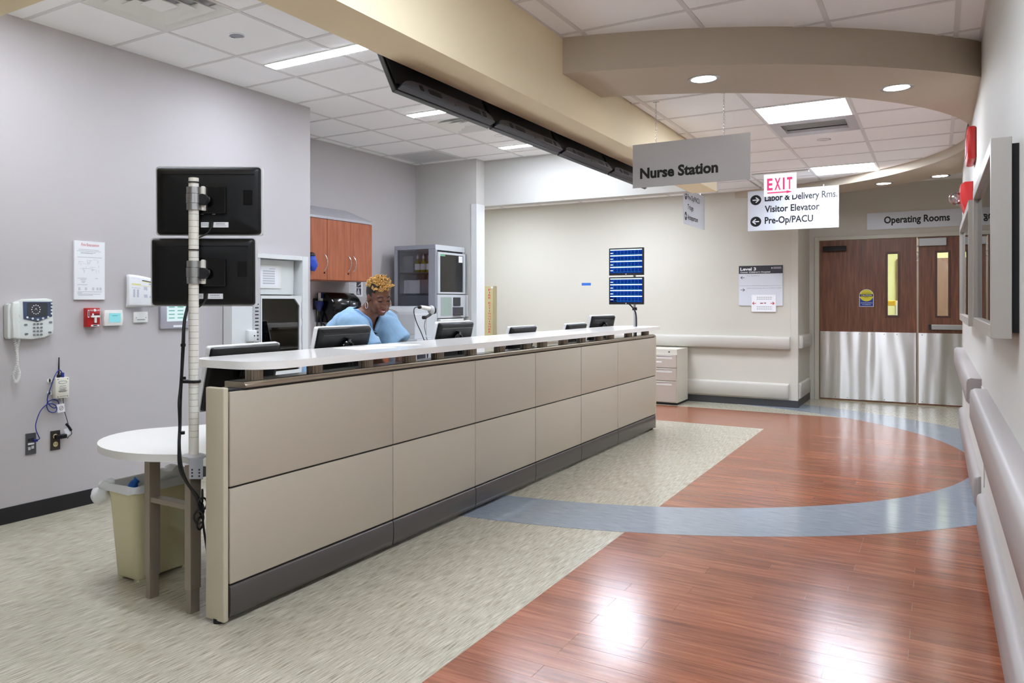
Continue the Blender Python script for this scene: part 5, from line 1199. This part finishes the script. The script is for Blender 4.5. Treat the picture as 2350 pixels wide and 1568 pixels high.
obj('seam', bx(P0, P1, 7.197, 7.2, .968, .972), M_inkg, t)
ct = obj('cart_shelf', bx(P0-.02, P1+.05, 7.16, 7.69, .88, .92, .004), M_tow2, t)
for x in (P0, P1): 
    for y in (7.2, 7.64): obj('cart_leg', bx(x-.015, x+.015, y-.015, y+.015, 0, .88), M_tow, t)
obj('cart_front', bx(P0, P1, 7.19, 7.2, .3, .88), mat('cart_panel', (150, 154, 164), .45), t)
# barcode scanner on a stalk
t = thing('barcode_scanner', 'grey and black barcode scanner in a holder with a curly lead', 'scanner', onX(985, 800, -4.35))
c0 = onX(985, 712, -4.35)
def sc_(u, v, dx=0): return onX(u, v, -4.35)+Vector((dx, 0, 0))
mb = MB(); mb.ball(sc_(990, 712), (.035, .045, .05), 16, 12); obj('head', mb, M_plg, t, 60)
obj('window', MB().ball(sc_(994, 712, .01), (.025, .035, .042), 14, 10), M_black, t, 60)
mb = MB(); mb.tube([sc_(985, 709), sc_(972, 706), sc_(962, 704)], .018, 10, radii=[.024, .02, .015]); obj('grip', mb, M_plw, t, 60)
mb = MB(); mb.tube([sc_(988, 722), sc_(980, 727), sc_(975, 729)], .014, 10); mb.cyl(sc_(974, 729, -.02), sc_(974, 729, .02), .018); obj('holder_clip', mb, M_dark, t, 50)
mb = MB(); mb.ball(sc_(963, 705), (.02, .03, .02), 10, 8); obj('strain_relief', mb, M_black, t, 60)
mb = MB(); mb.tube(catmull([sc_(962, 704), sc_(952, 707), sc_(950, 718), sc_(956, 740), sc_(966, 762), sc_(974, 782), sc_(980, 795), sc_(982, 830)], 6), .005, 8); mb.tube(catmull([sc_(976, 735), sc_(974, 750), sc_(978, 770), sc_(981, 790), sc_(982, 860)], 6), .003, 6); obj('lead', mb, M_dark, t, 60)
obj('stand', MB().lathe([(.06, 0), (.06, .01), (.012, .015), (.004, .03), (.004, sc_(978, 729).z-.66)], (sc_(978, 729).x, sc_(978, 729).y, 0.66), 16), M_plg, t, 40)
o = obj('side_table', bx(-4.6, -4.1, 6.62, 7.32, .0, .66, .01), M_cabw); tag(o, 'white low cabinet under the barcode scanner', 'cabinet')
# ---------------------------------------------------------------- desk clutter behind the counter
def sheet(pts, z, label, m=M_paper):
    o = obj('paper_sheet', MB().prism(pts, z, z+.0012), m); tag(o, label, 'paper')
def quadZ(px, z): return [tuple(onZ(u, v, z)[:2]) for u, v in px]
zt = 1.0668
q = quadZ(((846, 803), (893, 797), (962, 800), (930, 806)), zt)
sheet([(-2.79, 3.46), (-2.56, 3.40), (-2.50, 3.68), (-2.73, 3.74)], zt, 'loose white sheet on the shelf, nearest the nurse'); sheet([(-2.80, 3.76), (-2.58, 3.74), (-2.56, 4.02), (-2.78, 4.04)], zt, 'loose white sheet on the shelf, left of the metal tower monitor')
sheet([(-3.0, 3.95), (-2.76, 3.95), (-2.76, 4.25), (-3.0, 4.25)], DZT+.0002, 'white paper on the desk under the hands of the nurse')
M_phd = mat('deskphone_dark', (58, 58, 74), .4)
def deskphone():
    t = thing('desk_phone', 'x', 'telephone', (0, 0, 0), 'desk phones behind the counter')
    mb = MB(); mb.prism([(-.09, 0), (.09, 0), (.09, .03), (-.06, .14), (-.09, .14)], -.1, .1, lambda a, b, c: (a, c, b), bev=.005); b = obj('base', mb, M_phd, t, 40)
    mb = MB(); mb.prism(rrect(-.10, .10, -.10, -.05, .02), .0, .03, lambda a, b, c: (b*.1-.02+.0, b, c) if 0 else (b+.02, a*.5, c+.10), bev=.006); obj('handset', mb, M_blackg, t, 40)
    obj('keypad', bx(-.02, .04, -.04, .06, .06, .085), M_dark, t)
    return t
dpn = deskphone()
for i, (u, lb) in enumerate(((1118, 'dark desk phone seen under the shelf, right of the tower'), (1195, 'dark desk phone seen under the shelf behind the third monitor gap'), (1270, 'dark desk phone seen under the shelf past the middle'))):
    y = onX(u, 810, -2.68).y; o = dpn if i == 0 else dup(dpn, (0, 0, 0)); o['label'] = lb; o.location = (-2.66, y, DZT+.13); o.rotation_euler = (0, 0, math.radians(180)); 
ri = thing('desk_riser', 'low white riser shelf on the desk under the phones', 'shelf', (-2.66, 6.0, DZT)); obj('riser_top', bx(-2.78, -2.54, 4.55, 7.6, DZT+.115, DZT+.13, .003), M_desk, ri)
for y in (4.6, 5.6, 6.6, 7.55): obj('riser_support', bx(-2.77, -2.55, y-.008, y+.008, DZT, DZT+.115), M_desk, ri)
o = obj('tissue_box', bx(-2.72, -2.58, 4.3, 4.52, DZT, DZT+.26, .004), M_cabw); tag(o, 'white box with a blue label under the shelf beside the nurse', 'box'); 
obj('box_label', bx(-2.58, -2.579, 4.32, 4.46, DZT+.17, DZT+.20), mat('label_blue', (70, 90, 130), .5), o)
# ---------------------------------------------------------------- far wall
p, q = onY(1108, 657, YF), onY(1140, 771, YF)
t = thing('extinguisher_sign', 'tall yellowish projecting sign reading Fire Extinguisher', 'sign', ((p.x+q.x)/2, YF-.05, q.z))
obj('board', bx(p.x-.12, q.x-.045, YF-.02, YF, q.z-.1, p.z, .003), mat('sign_gold', (204, 192, 148), .3), t); obj('edge', bx(q.x-.045, q.x, YF-.04, YF, q.z-.1, p.z, .006), mat('sign_edge', (170, 158, 124), .35), t)
fr = fY(p.x, YF-.02, q.z); hz = p.z-q.z
mb = MB(); w0 = (q.x-p.x)
for i, ch_ in enumerate('FIRE EXTINGUISHER'):
    if ch_ == ' ': continue
    z = hz*(.905-i*.053); text_into(mb, ch_, fr, w0*(.45 if ch_ != 'I' else .51), w0*(.62 if ch_ != 'I' else .56), z, hz*.038, .001, .01)
obj('lettering', mb, M_redink, t)
mb = MB(); fr.rect(mb, w0*.62, w0*.84, hz*.955, hz*.99, .0, .0012); obj('white_label', mb, M_paper, t)
o = obj('blue_tape', bx(onY(1335, 650, YF).x, onY(1356, 650, YF).x, YF-.0012, YF, onY(1345, 655.5, YF).z, onY(1345, 649.5, YF).z), mat('tape_blue', (44, 104, 198), .5, var=.15, vscale=60)); tag(o, 'short strip of blue tape on the far wall', 'tape')
# directory sign
p, q = onY(1696, 611, YF), onY(1796.5, 702, YF)
t = thing('directory_sign', 'Level 3 directory sign with black header on the far wall', 'sign', ((p.x+q.x)/2, YF, q.z))
x0, w, z0, h = p.x, q.x-p.x, q.z, p.z-q.z
fr = fY(x0, YF-.012, z0)
mb = MB(); mb.box(x0, x0+w, YF-.012, YF, z0+h*.805, z0+h, .001); obj('header', mb, mat('sign_charcoal', (50, 48, 54), .4), t)
for a, b in ((.505, .80), (.0, .50)): obj('panel', bx(x0, x0+w, YF-.012, YF, z0+h*a, z0+h*b, .001), M_sign, t)
text('Level 3', fr, w*.035, w*.40, h*.885, h*.075, M_paper, t, .0006, .03); text("Comer Children's Hospital", fr, w*.035, w*.72, h*.825, h*.036, M_paper, t, .0006, .02)
mb = MB(); mb.prism([(w*.745, h*.955), (w*.775, h*.955), (w*.775, h*.925), (w*.76, h*.91), (w*.745, h*.925)], .0003, .0008, lambda a, b, c: tuple(fr.p(a, b, c))); fr.rect(mb, w*.79, w*.97, h*.945, h*.96, .0003, .0008); fr.rect(mb, w*.79, w*.97, h*.918, h*.93, .0003, .0008); obj('crest', mb, mat('crest_grey', (190, 188, 196), .5), t)
text('Pre-Op/PACU', fr, w*.19, w*.48, h*.735, h*.03, M_inkg, t, .0006); text('Labor & Delivery Rooms P2301-P2309', fr, w*.19, w*.98, h*.425, h*.03, M_inkg, t, .0006)
def arrow_line(fr, x, y, s, right, m, par, tk):
    mb = MB(); k = 1 if right else -1
    def bar(a, b, c, d):
        dx, dy = c-a, d-b; l = math.hypot(dx, dy); nx, ny = -dy/l*tk, dx/l*tk
        mb.poly([fr.p(x+a+nx, y+b+ny, .0009), fr.p(x+c+nx, y+d+ny, .0009), fr.p(x+c-nx, y+d-ny, .0009), fr.p(x+a-nx, y+b-ny, .0009)])
    bar(-s*k, 0, s*k, 0); bar(s*k, 0, s*k*.1, s*.8); bar(s*k, 0, s*k*.1, -s*.8); obj('arrow', mb, m, par)
arrow_line(fr, w*.09, h*.705, w*.045, False, M_ink, t, .003); arrow_line(fr, w*.09, h*.395, w*.045, True, M_ink, t, .003)
p, q = onY(1725, 677, YF), onY(1781, 716, YF)
t = thing('paper_notice', 'white paper notice with red arrows taped over the directory sign', 'notice', ((p.x+q.x)/2, YF-.016, q.z))
obj('sheet', bx(p.x, q.x, YF-.016, YF-.0135, q.z, p.z), M_paper, t); fr = fY(p.x, YF-.016, q.z); w, h = q.x-p.x, p.z-q.z
arrow_line(fr, w*.12, h*.50, w*.075, False, M_redink, t, .004); arrow_line(fr, w*.86, h*.50, w*.075, True, M_redink, t, .004)
mb = MB(); fr.rect(mb, w*.36, w*.48, h*.48, h*.53, 0, .0006); fr.rect(mb, w*.52, w*.60, h*.49, h*.54, 0, .0006); obj('red_words', mb, mat('ink_maroon', (130, 30, 50), .6), t)
mb = MB()
for y, x0_, x1_ in ((.84, .22, .86), (.73, .22, .84), (.27, .22, .86), (.15, .22, .86)):
    x = x0_
    while x < x1_: fr.rect(mb, w*x, w*min(x1_, x+.07), h*y, h*y+.008, 0, .0006); x += .09
obj('small_words', mb, M_inkg, t)
# file cabinet
FX1 = onZ(1554, 931, 0).x; FY0 = onZ(1554, 931, 0).y
t = thing('file_cabinet', 'beige three-drawer file cabinet against the far wall', 'file cabinet', (FX1-.2, FY0+.25, 0))
M_fc = mat('cabinet_beige', (206, 202, 188), .4); M_fd = mat('drawer_taupe', (186, 176, 164), .4); FH = .715
obj('body', bx(FX1-.40, FX1, FY0, YF-.05, .03, FH, .003), M_fc, t)
obj('plinth', bx(FX1-.39, FX1-.01, FY0+.02, YF-.06, 0, .03), M_ink, t)
for a, b in ((.04, .305), (.312, .47), (.477, .645)):
    d = obj('drawer', bx(FX1-.392, FX1-.008, FY0-.016, FY0, a, b, .003), M_fd, t)
    mb = MB(); mb.box(FX1-.36, FX1-.06, FY0-.018, FY0-.0155, b-.055, b-.012); obj('pull_recess', mb, M_plw, d)
    obj('pull_lip', bx(FX1-.36, FX1-.06, FY0-.026, FY0-.016, b-.02, b-.012, .002), M_alu, d)
obj('label_slot', bx(FX1-.35, FX1-.19, FY0-.0175, FY0-.0155, .54, .555), M_paper, t)
obj('lock', MB().cyl((FX1-.10, FY0-.004, .68), (FX1-.10, FY0, .68), .009, n=14), M_ink, t)
# ---------------------------------------------------------------- right wall
def display_case(y0, y1, z0, z1, label):
    t = thing('framed_display', label, 'framed picture', (XR-.03, (y0+y1)/2, z0), 'framed displays on the right wall')
    obj('backing', bx(XR-.02, XR, y0+.02, y1-.02, z0+.02, z1-.02), M_ink, t)
    X0, X1, f = XR-.075, XR-.02, .045
    for nm, q in (('frame_side', (y0, y0+f, z0, z1)), ('frame_side', (y1-f, y1, z0, z1)), ('frame_bottom', (y0+f, y1-f, z0, z0+f)), ('frame_top', (y0+f, y1-f, z1-f, z1))): obj(nm, bx(X0, X1, q[0], q[1], q[2], q[3], .002), mat('frame_silver', (182, 176, 168), .35, metal=.4), t)
    obj('print_board', bx(XR-.045, XR-.04, y0+f, y1-f, z0+f, z1-f), mat('print_taupe', (150, 138, 132), .6), t)
    obj('glazing', bx(XR-.058, XR-.055, y0+f, y1-f, z0+f, z1-f), glass('framed_glass', (225, 225, 225), .10, .01), t)
display_case(3.22, 4.72, 1.205, 1.86, 'large silver framed display nearest the viewpoint on the right wall')
display_case(5.36, 7.3, 1.19, 1.885, 'farther silver framed display on the right wall beside the red strobe')
t = thing('alarm_horn', 'flush red alarm unit high on the right wall', 'fire alarm', (XR, 6.65, 2.26)); obj('case', bx(XR-.05, XR, 6.45, 6.85, 2.27, 2.49, .015), M_red, t, 40); obj('grille', bx(XR-.054, XR-.05, 6.5, 6.8, 2.32, 2.44, .002), mat('red_dull', (160, 60, 66), .4), t)
t = thing('alarm_strobe', 'red fire strobe with a clear bulb above the framed display', 'fire alarm', (XR, 7.2, 1.93)); obj('case', MB().prism([(XR, 1.93), (XR-.03, 1.93), (XR-.075, 2.06), (XR-.075, 2.17), (XR-.05, 2.19), (XR, 2.19)], 7.0, 7.35, lambda a, b, c: (a, c, b), bev=.006), M_red, t, 40)
obj('bulb', MB().ball((XR-.10, 7.18, 2.09), (.045, .05, .05), 16, 12), glass('bulb_glass', (240, 240, 245), .35), t, 60); obj('flash_tube', MB().cyl((XR-.09, 7.15, 2.09), (XR-.09, 7.21, 2.09), .012), M_chrome, t)
fr = fR(XR-.078, 7.33, 2.0); text('FIRE', Fr((XR-.079, 7.02, 2.15), (0, 0, -1), (0, 1, 0)), .0, .1, .02, .03, M_paper, t, -.001)
t = thing('wall_access_panel', 'narrow flush panel with a small latch between the right wall rails', 'access panel', (XR, 5.5, .3)); obj('panel', bx(XR-.006, XR, 5.42, 5.66, .30, .84, .002), M_wallR, t); obj('latch', bx(XR-.012, XR-.006, 5.45, 5.50, .56, .62, .002), M_chrome, t)
# ---------------------------------------------------------------- the nurse leaning over the desk
from mathutils.bvhtree import BVHTree
def remesh(mb, vox, smooth=2):
    me = bpy.data.meshes.new('tmp'); bmesh.ops.recalc_face_normals(mb.bm, faces=mb.bm.faces); mb.bm.to_mesh(me); mb.bm.free()
    o = bpy.data.objects.new('tmp', me); COL.objects.link(o)
    m = o.modifiers.new('r', 'REMESH'); m.mode = 'VOXEL'; m.voxel_size = vox; m.adaptivity = 0.0
    s = o.modifiers.new('s', 'SMOOTH'); s.iterations = smooth; s.factor = 0.5
    dg = bpy.context.evaluated_depsgraph_get(); dg.update()
    r = bpy.data.meshes.new_from_object(o.evaluated_get(dg))
    bpy.data.objects.remove(o); bpy.data.meshes.remove(me)
    out = MB(); out.bm.from_mesh(r); bpy.data.meshes.remove(r); return out
def ell(c, ax, ay, az, rx, ry, n=24): return [Vector(c)+Vector(ax)*(rx*math.cos(2*math.pi*i/n))+Vector(ay)*(ry*math.sin(2*math.pi*i/n)) for i in range(n)]
def limb(mb, P, R, n=14):
    Q = catmull(P, 5); m = len(Q); K = len(P)-1; rr = []
    for i in range(m):
        t = i/(m-1)*K; k = min(int(t), K-1); f = t-k; rr.append(R[k]*(1-f)+R[k+1]*f)
    mb.tube(Q, 0, n, radii=rr); mb.ball(Q[0], rr[0]*0.98, 12, 8); mb.ball(Q[-1], rr[-1]*0.98, 12, 8)
    return mb
PO = Vector((-3.40, 4.20, 0))
def torso(mb, g):
    spine = [((-3.42, 4.20, .80), 25, .115, .165), ((-3.40, 4.20, .90), 30, .115, .165), ((-3.345, 4.20, 1.0), 36, .112, .155), ((-3.27, 4.20, 1.09), 40, .118, .168), ((-3.19, 4.20, 1.165), 42, .112, .182), ((-3.14, 4.20, 1.208), 42, .09, .178), ((-3.115, 4.20, 1.232), 42, .066, .125), ((-3.088, 4.20, 1.262), 40, .052, .07)]
    mb.loft([ell(c, (math.cos(math.radians(a)), 0, -math.sin(math.radians(a))), (0, 1, 0), None, rx+g, ry+g) for c, a, rx, ry in spine]); return mb
RS, LS = Vector((-3.10, 4.02, 1.195)), Vector((-3.09, 4.375, 1.19))
RE, LE = Vector((-2.935, 4.03, 1.00)), Vector((-2.955, 4.385, 1.00))
RW, LW = Vector((-2.80, 4.09, .765)), Vector((-2.90, 4.30, .775))
def hand(mb, w, fwd, up, side):
    f, u = Vector(fwd).normalized(), Vector(up).normalized(); s = f.cross(u)*side
    pc = w+f*.05-u*.035
    mb.loft([[w+s*(.024*math.cos(t))+u*(.018*math.sin(t)) for t in (2*math.pi*i/12 for i in range(12))], [pc+s*(.040*math.cos(t))+u*(.015*math.sin(t)) for t in (2*math.pi*i/12 for i in range(12))], [w+f*.095-u*.055+s*(.038*math.cos(t))+u*(.012*math.sin(t)) for t in (2*math.pi*i/12 for i in range(12))]])
    for k, (o, L) in enumerate(((-.029, .062), (-.010, .075), (.010, .070), (.029, .055))):
        b = w+f*.088-u*.053+s*o
        mb.tube(catmull([b, b+f*L*.45+u*.004, b+f*L*.8-u*.012, b+f*L-u*.024], 4), 0, 8, radii=[.0095]*5+[.009]*4+[.0085]*3+[.0075])
    b = w+f*.03-u*.03-s*.03; mb.tube(catmull([b, b-s*.03+f*.025-u*.01, b-s*.035+f*.055-u*.022], 4), .010, 8)
body = MB(); torso(body, 0)
limb(body, [(-3.12, 4.20, 1.21), (-3.085, 4.205, 1.26), (-3.035, 4.21, 1.32)], [.07, .060, .060])
limb(body, [RS+Vector((-.02, .03, 0)), (RS+RE)/2, RE, (RE*.6+RW*.4), RW], [.058, .05, .042, .041, .026])
limb(body, [LS+Vector((-.02, -.03, 0)), (LS+LE)/2, LE, (LE*.6+LW*.4), LW], [.058, .05, .042, .041, .026])
hand(body, RW, (.75, .25, -.30), (.30, 0, .95), 1); hand(body, LW, (.85, -.1, -.30), (.30, 0, .95), -1)
for sy in (-1, 1): limb(body, [(-3.43, 4.20+sy*.085, .82), (-3.46, 4.20+sy*.09, .62), (-3.46, 4.20+sy*.095, .44), (-3.48, 4.20+sy*.095, .25), (-3.50, 4.20+sy*.095, .075)], [.10, .082, .06, .056, .038])
body = remesh(body, .0075, 3)
# head, built about its own centre and then set on the neck
HD = Matrix.Translation((-3.008, 4.205, 1.358)) @ Matrix.Scale(0.93, 4) @ Matrix.Rotation(math.radians(-27), 4, 'Z') @ Matrix.Rotation(math.radians(21), 4, 'Y') @ Matrix.Rotation(math.radians(4), 4, 'X')
hd = MB()
hd.ball((-.012, 0, .028), (.098, .076, .100), 28, 20); hd.ball((.026, 0, -.032), (.068, .060, .086), 24, 18); hd.ball((.060, 0, -.098), (.028, .030, .021), 16, 12)
for s in (-1, 1):
    hd.ball((.054, s*.036, -.034), (.034, .029, .032), 16, 12); hd.ball((-.006, s*.077, -.008), (.020, .011, .033), 14, 10); hd.ball((.094, s*.0145, -.036), (.012, .011, .010), 12, 8); hd.ball((.076, s*.031, .004), (.015, .018, .011), 14, 10); hd.ball((.03, s*.05, -.075), (.03, .02, .03), 14, 10)
hd.ball((.072, 0, .026), (.022, .052, .018), 18, 12); hd.ball((.092, 0, -.008), (.013, .0105, .026), 14, 10); hd.ball((.104, 0, -.032), (.014, .0165, .013), 14, 10)
hd.ball((.084, 0, -.056), (.014, .03, .014), 16, 10); hd.ball((.080, 0, -.086), (.015, .026, .012), 16, 10)
limb(hd, [(-.03, 0, -.06), (-.05, 0, -.12)], [.060, .060])
hd = remesh(hd, .0038, 7)
tmp = bpy.data.meshes.new('tmp'); bmesh.ops.transform(hd.bm, matrix=HD, verts=hd.bm.verts); hd.bm.to_mesh(tmp); hd.bm.free(); body.bm.from_mesh(tmp); bpy.data.meshes.remove(tmp)
person = thing('person', 'person in pale blue scrubs with golden curls leaning over the desk', 'person', PO)
M_skin = mat('skin', (112, 72, 53), .45, spec=.4, bump=.05, bscale=300)
M_skin.node_tree.nodes['Principled BSDF'].inputs['Subsurface Weight'].default_value = 0.05
bd = obj('body', body, M_skin, person, 80)
def hpart(name, mb, m, sm=60, par=None):
    bmesh.ops.transform(mb.bm, matrix=HD, verts=mb.bm.verts); return obj(name, mb, m, par or person, sm)
M_hairb = mat('hair_black', (16, 13, 12), .55); M_hairg = mat('hair_gold', (200, 154, 84), .45, var=.45, vscale=70)
for s in (-1, 1):
    mb = MB(); mb.ball((.0875, s*.031, -.0015), (.0065, .0145, .0045), 14, 8); hpart('eye', mb, mat('eye_dark', (24, 16, 14), .2))
    mb = MB(); mb.tube(catmull([(.0865, s*.016, -.001), (.0925, s*.030, -.0055), (.0845, s*.046, -.002)], 5), .0022, 6); hpart('eyelashes', mb, M_hairb)
    mb = MB(); mb.tube(catmull([(.096, s*.014, .026), (.0935, s*.032, .033), (.080, s*.050, .026)], 5), .0032, 6); hpart('eyebrow', mb, M_hairb)
    mb = MB(); c0 = Vector((.002, s*.086, -.058)); mb.tube([c0+Vector((.020*math.cos(t), .004*s, .024*math.sin(t))) for t in (2*math.pi*i/24 for i in range(24))], .0028, 8, closed=True); hpart('hoop_earring', mb, M_chrome)
M_lip = mat('lips', (126, 62, 58), .35)
mb = MB(); mb.tube(catmull([(.078, -.033, -.062), (.094, -.016, -.068), (.0995, 0, -.0665), (.094, .016, -.068), (.078, .033, -.062)], 6), .0042, 8); hpart('upper_lip', mb, M_lip)
mb = MB(); mb.tube(catmull([(.078, -.032, -.065), (.090, -.017, -.080), (.0955, 0, -.084), (.090, .017, -.080), (.078, .032, -.065)], 6), .0048, 8); hpart('lower_lip', mb, M_lip)
mb = MB(); mb.loft([[(.078, -.029, -.064), (.078, -.029, -.067)], [(.0925, -.014, -.069), (.0915, -.014, -.078)], [(.097, 0, -.069), (.0955, 0, -.080)], [(.0925, .014, -.069), (.0915, .014, -.078)], [(.078, .029, -.064), (.078, .029, -.067)]], cap=False); hpart('teeth', mb, mat('teeth', (236, 230, 220), .3))
# hair: cropped black sides and back, loose golden curls on top
mb = MB(); mb.ball((-.020, 0, .034), (.099, .0815, .100), 40, 28)
kill = [f for f in mb.bm.faces if (lambda c: c.x > .052 or (c.z < .0+.9*(-c.x)*0 and c.x > .012) or c.z < -.078 or (c.x > -.028 and c.z < .012) or (c.x > .03 and c.z < .05))(f.calc_center_median())]
bmesh.ops.delete(mb.bm, geom=kill, context='FACES'); hpart('cropped_hair', mb, M_hairb)
random.seed(5); mb = MB()
for k in range(340):
    while True:
        th, ph = random.uniform(0, 2*math.pi), random.uniform(0, 1.22)
        d = Vector((math.sin(ph)*math.cos(th), math.sin(ph)*math.sin(th), math.cos(ph)))
        p = Vector((-.016, 0, .034))+Vector((d.x*.098, d.y*.078, d.z*.100))
        if p.x > -.1 and p.z > .058-.25*max(0, p.x-.03): break
    a = d.orthogonal().normalized(); b = d.cross(a); r0 = random.uniform(.005, .009); ph0 = random.uniform(0, 6.28); L = random.uniform(.014, .030)*(1.2 if p.x > -.01 else .8)
    tl_ = Vector((.05, random.uniform(-.4, .4), 0))
    mb.tube([p+d*(L*t-.004)+tl_*(L*t*t)+(a*math.cos(ph0+t*7)+b*math.sin(ph0+t*7))*r0*(.4+.6*t) for t in (i/9 for i in range(10))], 0, 6, radii=[.0045, .0052, .0054, .0054, .0054, .005, .005, .0045, .0038, .002])
hpart('curly_hair', mb, M_hairg).__setitem__('kind', 'stuff')
# scrub top
M_scrub = mat('scrub_blue', (152, 188, 220), .8, spec=.15, bump=.15, bscale=700)
sh = MB(); torso(sh, .022)
def cone(mb, P, R): 
    Q = catmull(P, 5); m = len(Q); mb.tube(Q, 0, 20, radii=[R[0]+(R[1]-R[0])*i/(m-1) for i in range(m)]); return mb
cone(sh, [RS+Vector((-.04, .05, -.005)), RS+Vector((.0, -.005, -.01)), RS+(RE-RS)*.5, RS+(RE-RS)*.93], [.085, .092]); sh.ball(RS+Vector((-.015, .015, -.01)), .082, 18, 12)
cone(sh, [LS+Vector((-.04, -.05, -.005)), LS+Vector((.0, .005, -.01)), LS+(LE-LS)*.5+Vector((.0, .01, 0)), LS+(LE-LS)*.78+Vector((.012, .02, 0))], [.085, .094]); sh.ball(LS+Vector((-.015, -.015, -.01)), .082, 18, 12)
sh = remesh(sh, .0075, 3)
sh.bm.normal_update()
for v in sh.bm.verts:
    c = v.co; w1 = math.sin((c.z*1.4+c.y*.8+c.x*.7)*36+3*noise.noise(c*9)); w2 = noise.noise(c*16)
    v.co += v.normal*(.0085*w1*max(0, noise.noise(c*5+Vector((3, 1, 2))))*2.2+.009*w2)
def vcut(c): return c.z > 1.135 and c.x > -3.16 and abs(c.y-4.205) < .010+(c.z-1.135)*.62 and abs(c.y-4.205) < .085
bmesh.ops.delete(sh.bm, geom=[f for f in sh.bm.faces if vcut(f.calc_center_median())], context='FACES')
sh.bm.normal_update(); bvh = BVHTree.FromBMesh(sh.bm)
def skinpt(y, z, off=.004):
    h = bvh.ray_cast(Vector((-2.3, y, z)), Vector((-1, 0, 0)), 2.0)
    return (h[0]+Vector((off, 0, 0))) if h[0] else None
top = obj('scrub_top', sh, M_scrub, person, 80)
for s in (-1, 1):
    pts = []
    for i in range(12):
        z = 1.135+i*.0125; y = 4.205+s*(.016+(z-1.135)*.62); q = skinpt(y, z, .001)
        if q: pts.append(q)
    if len(pts) > 3:
        mb = MB(); mb.tube(catmull(pts, 3), .0085, 8); obj('collar_band', mb, mat('scrub_collar', (120, 158, 198), .8), top, 60)
pts = [q for q in (skinpt(4.207+.004*math.sin(i), 1.15-i*.014, .006) for i in range(16)) if q]
if len(pts) > 3: mb = MB(); mb.tube(catmull(pts, 3), .0075, 8); obj('lanyard', mb, M_ink, top, 60)
h = bvh.ray_cast(Vector((-2.4, 4.42, 1.12)), Vector((-1, 0, 0)), 2)
pants = MB()
for sy in (-1, 1): limb(pants, [(-3.43, 4.20+sy*.085, .86), (-3.46, 4.20+sy*.095, .62), (-3.46, 4.20+sy*.10, .42), (-3.48, 4.20+sy*.10, .25), (-3.50, 4.20+sy*.10, .06)], [.125, .108, .092, .088, .085])
pants = remesh(pants, .012, 3); obj('scrub_trousers', pants, M_scrub, person, 80)
for sy in (-1, 1):
    mb = MB(); mb.ball((-3.46, 4.20+sy*.10, .035), (.13, .05, .035), 18, 10); mb.ball((-3.52, 4.20+sy*.10, .05), (.06, .045, .045), 14, 10); obj('shoe', mb, M_dark, person, 60)
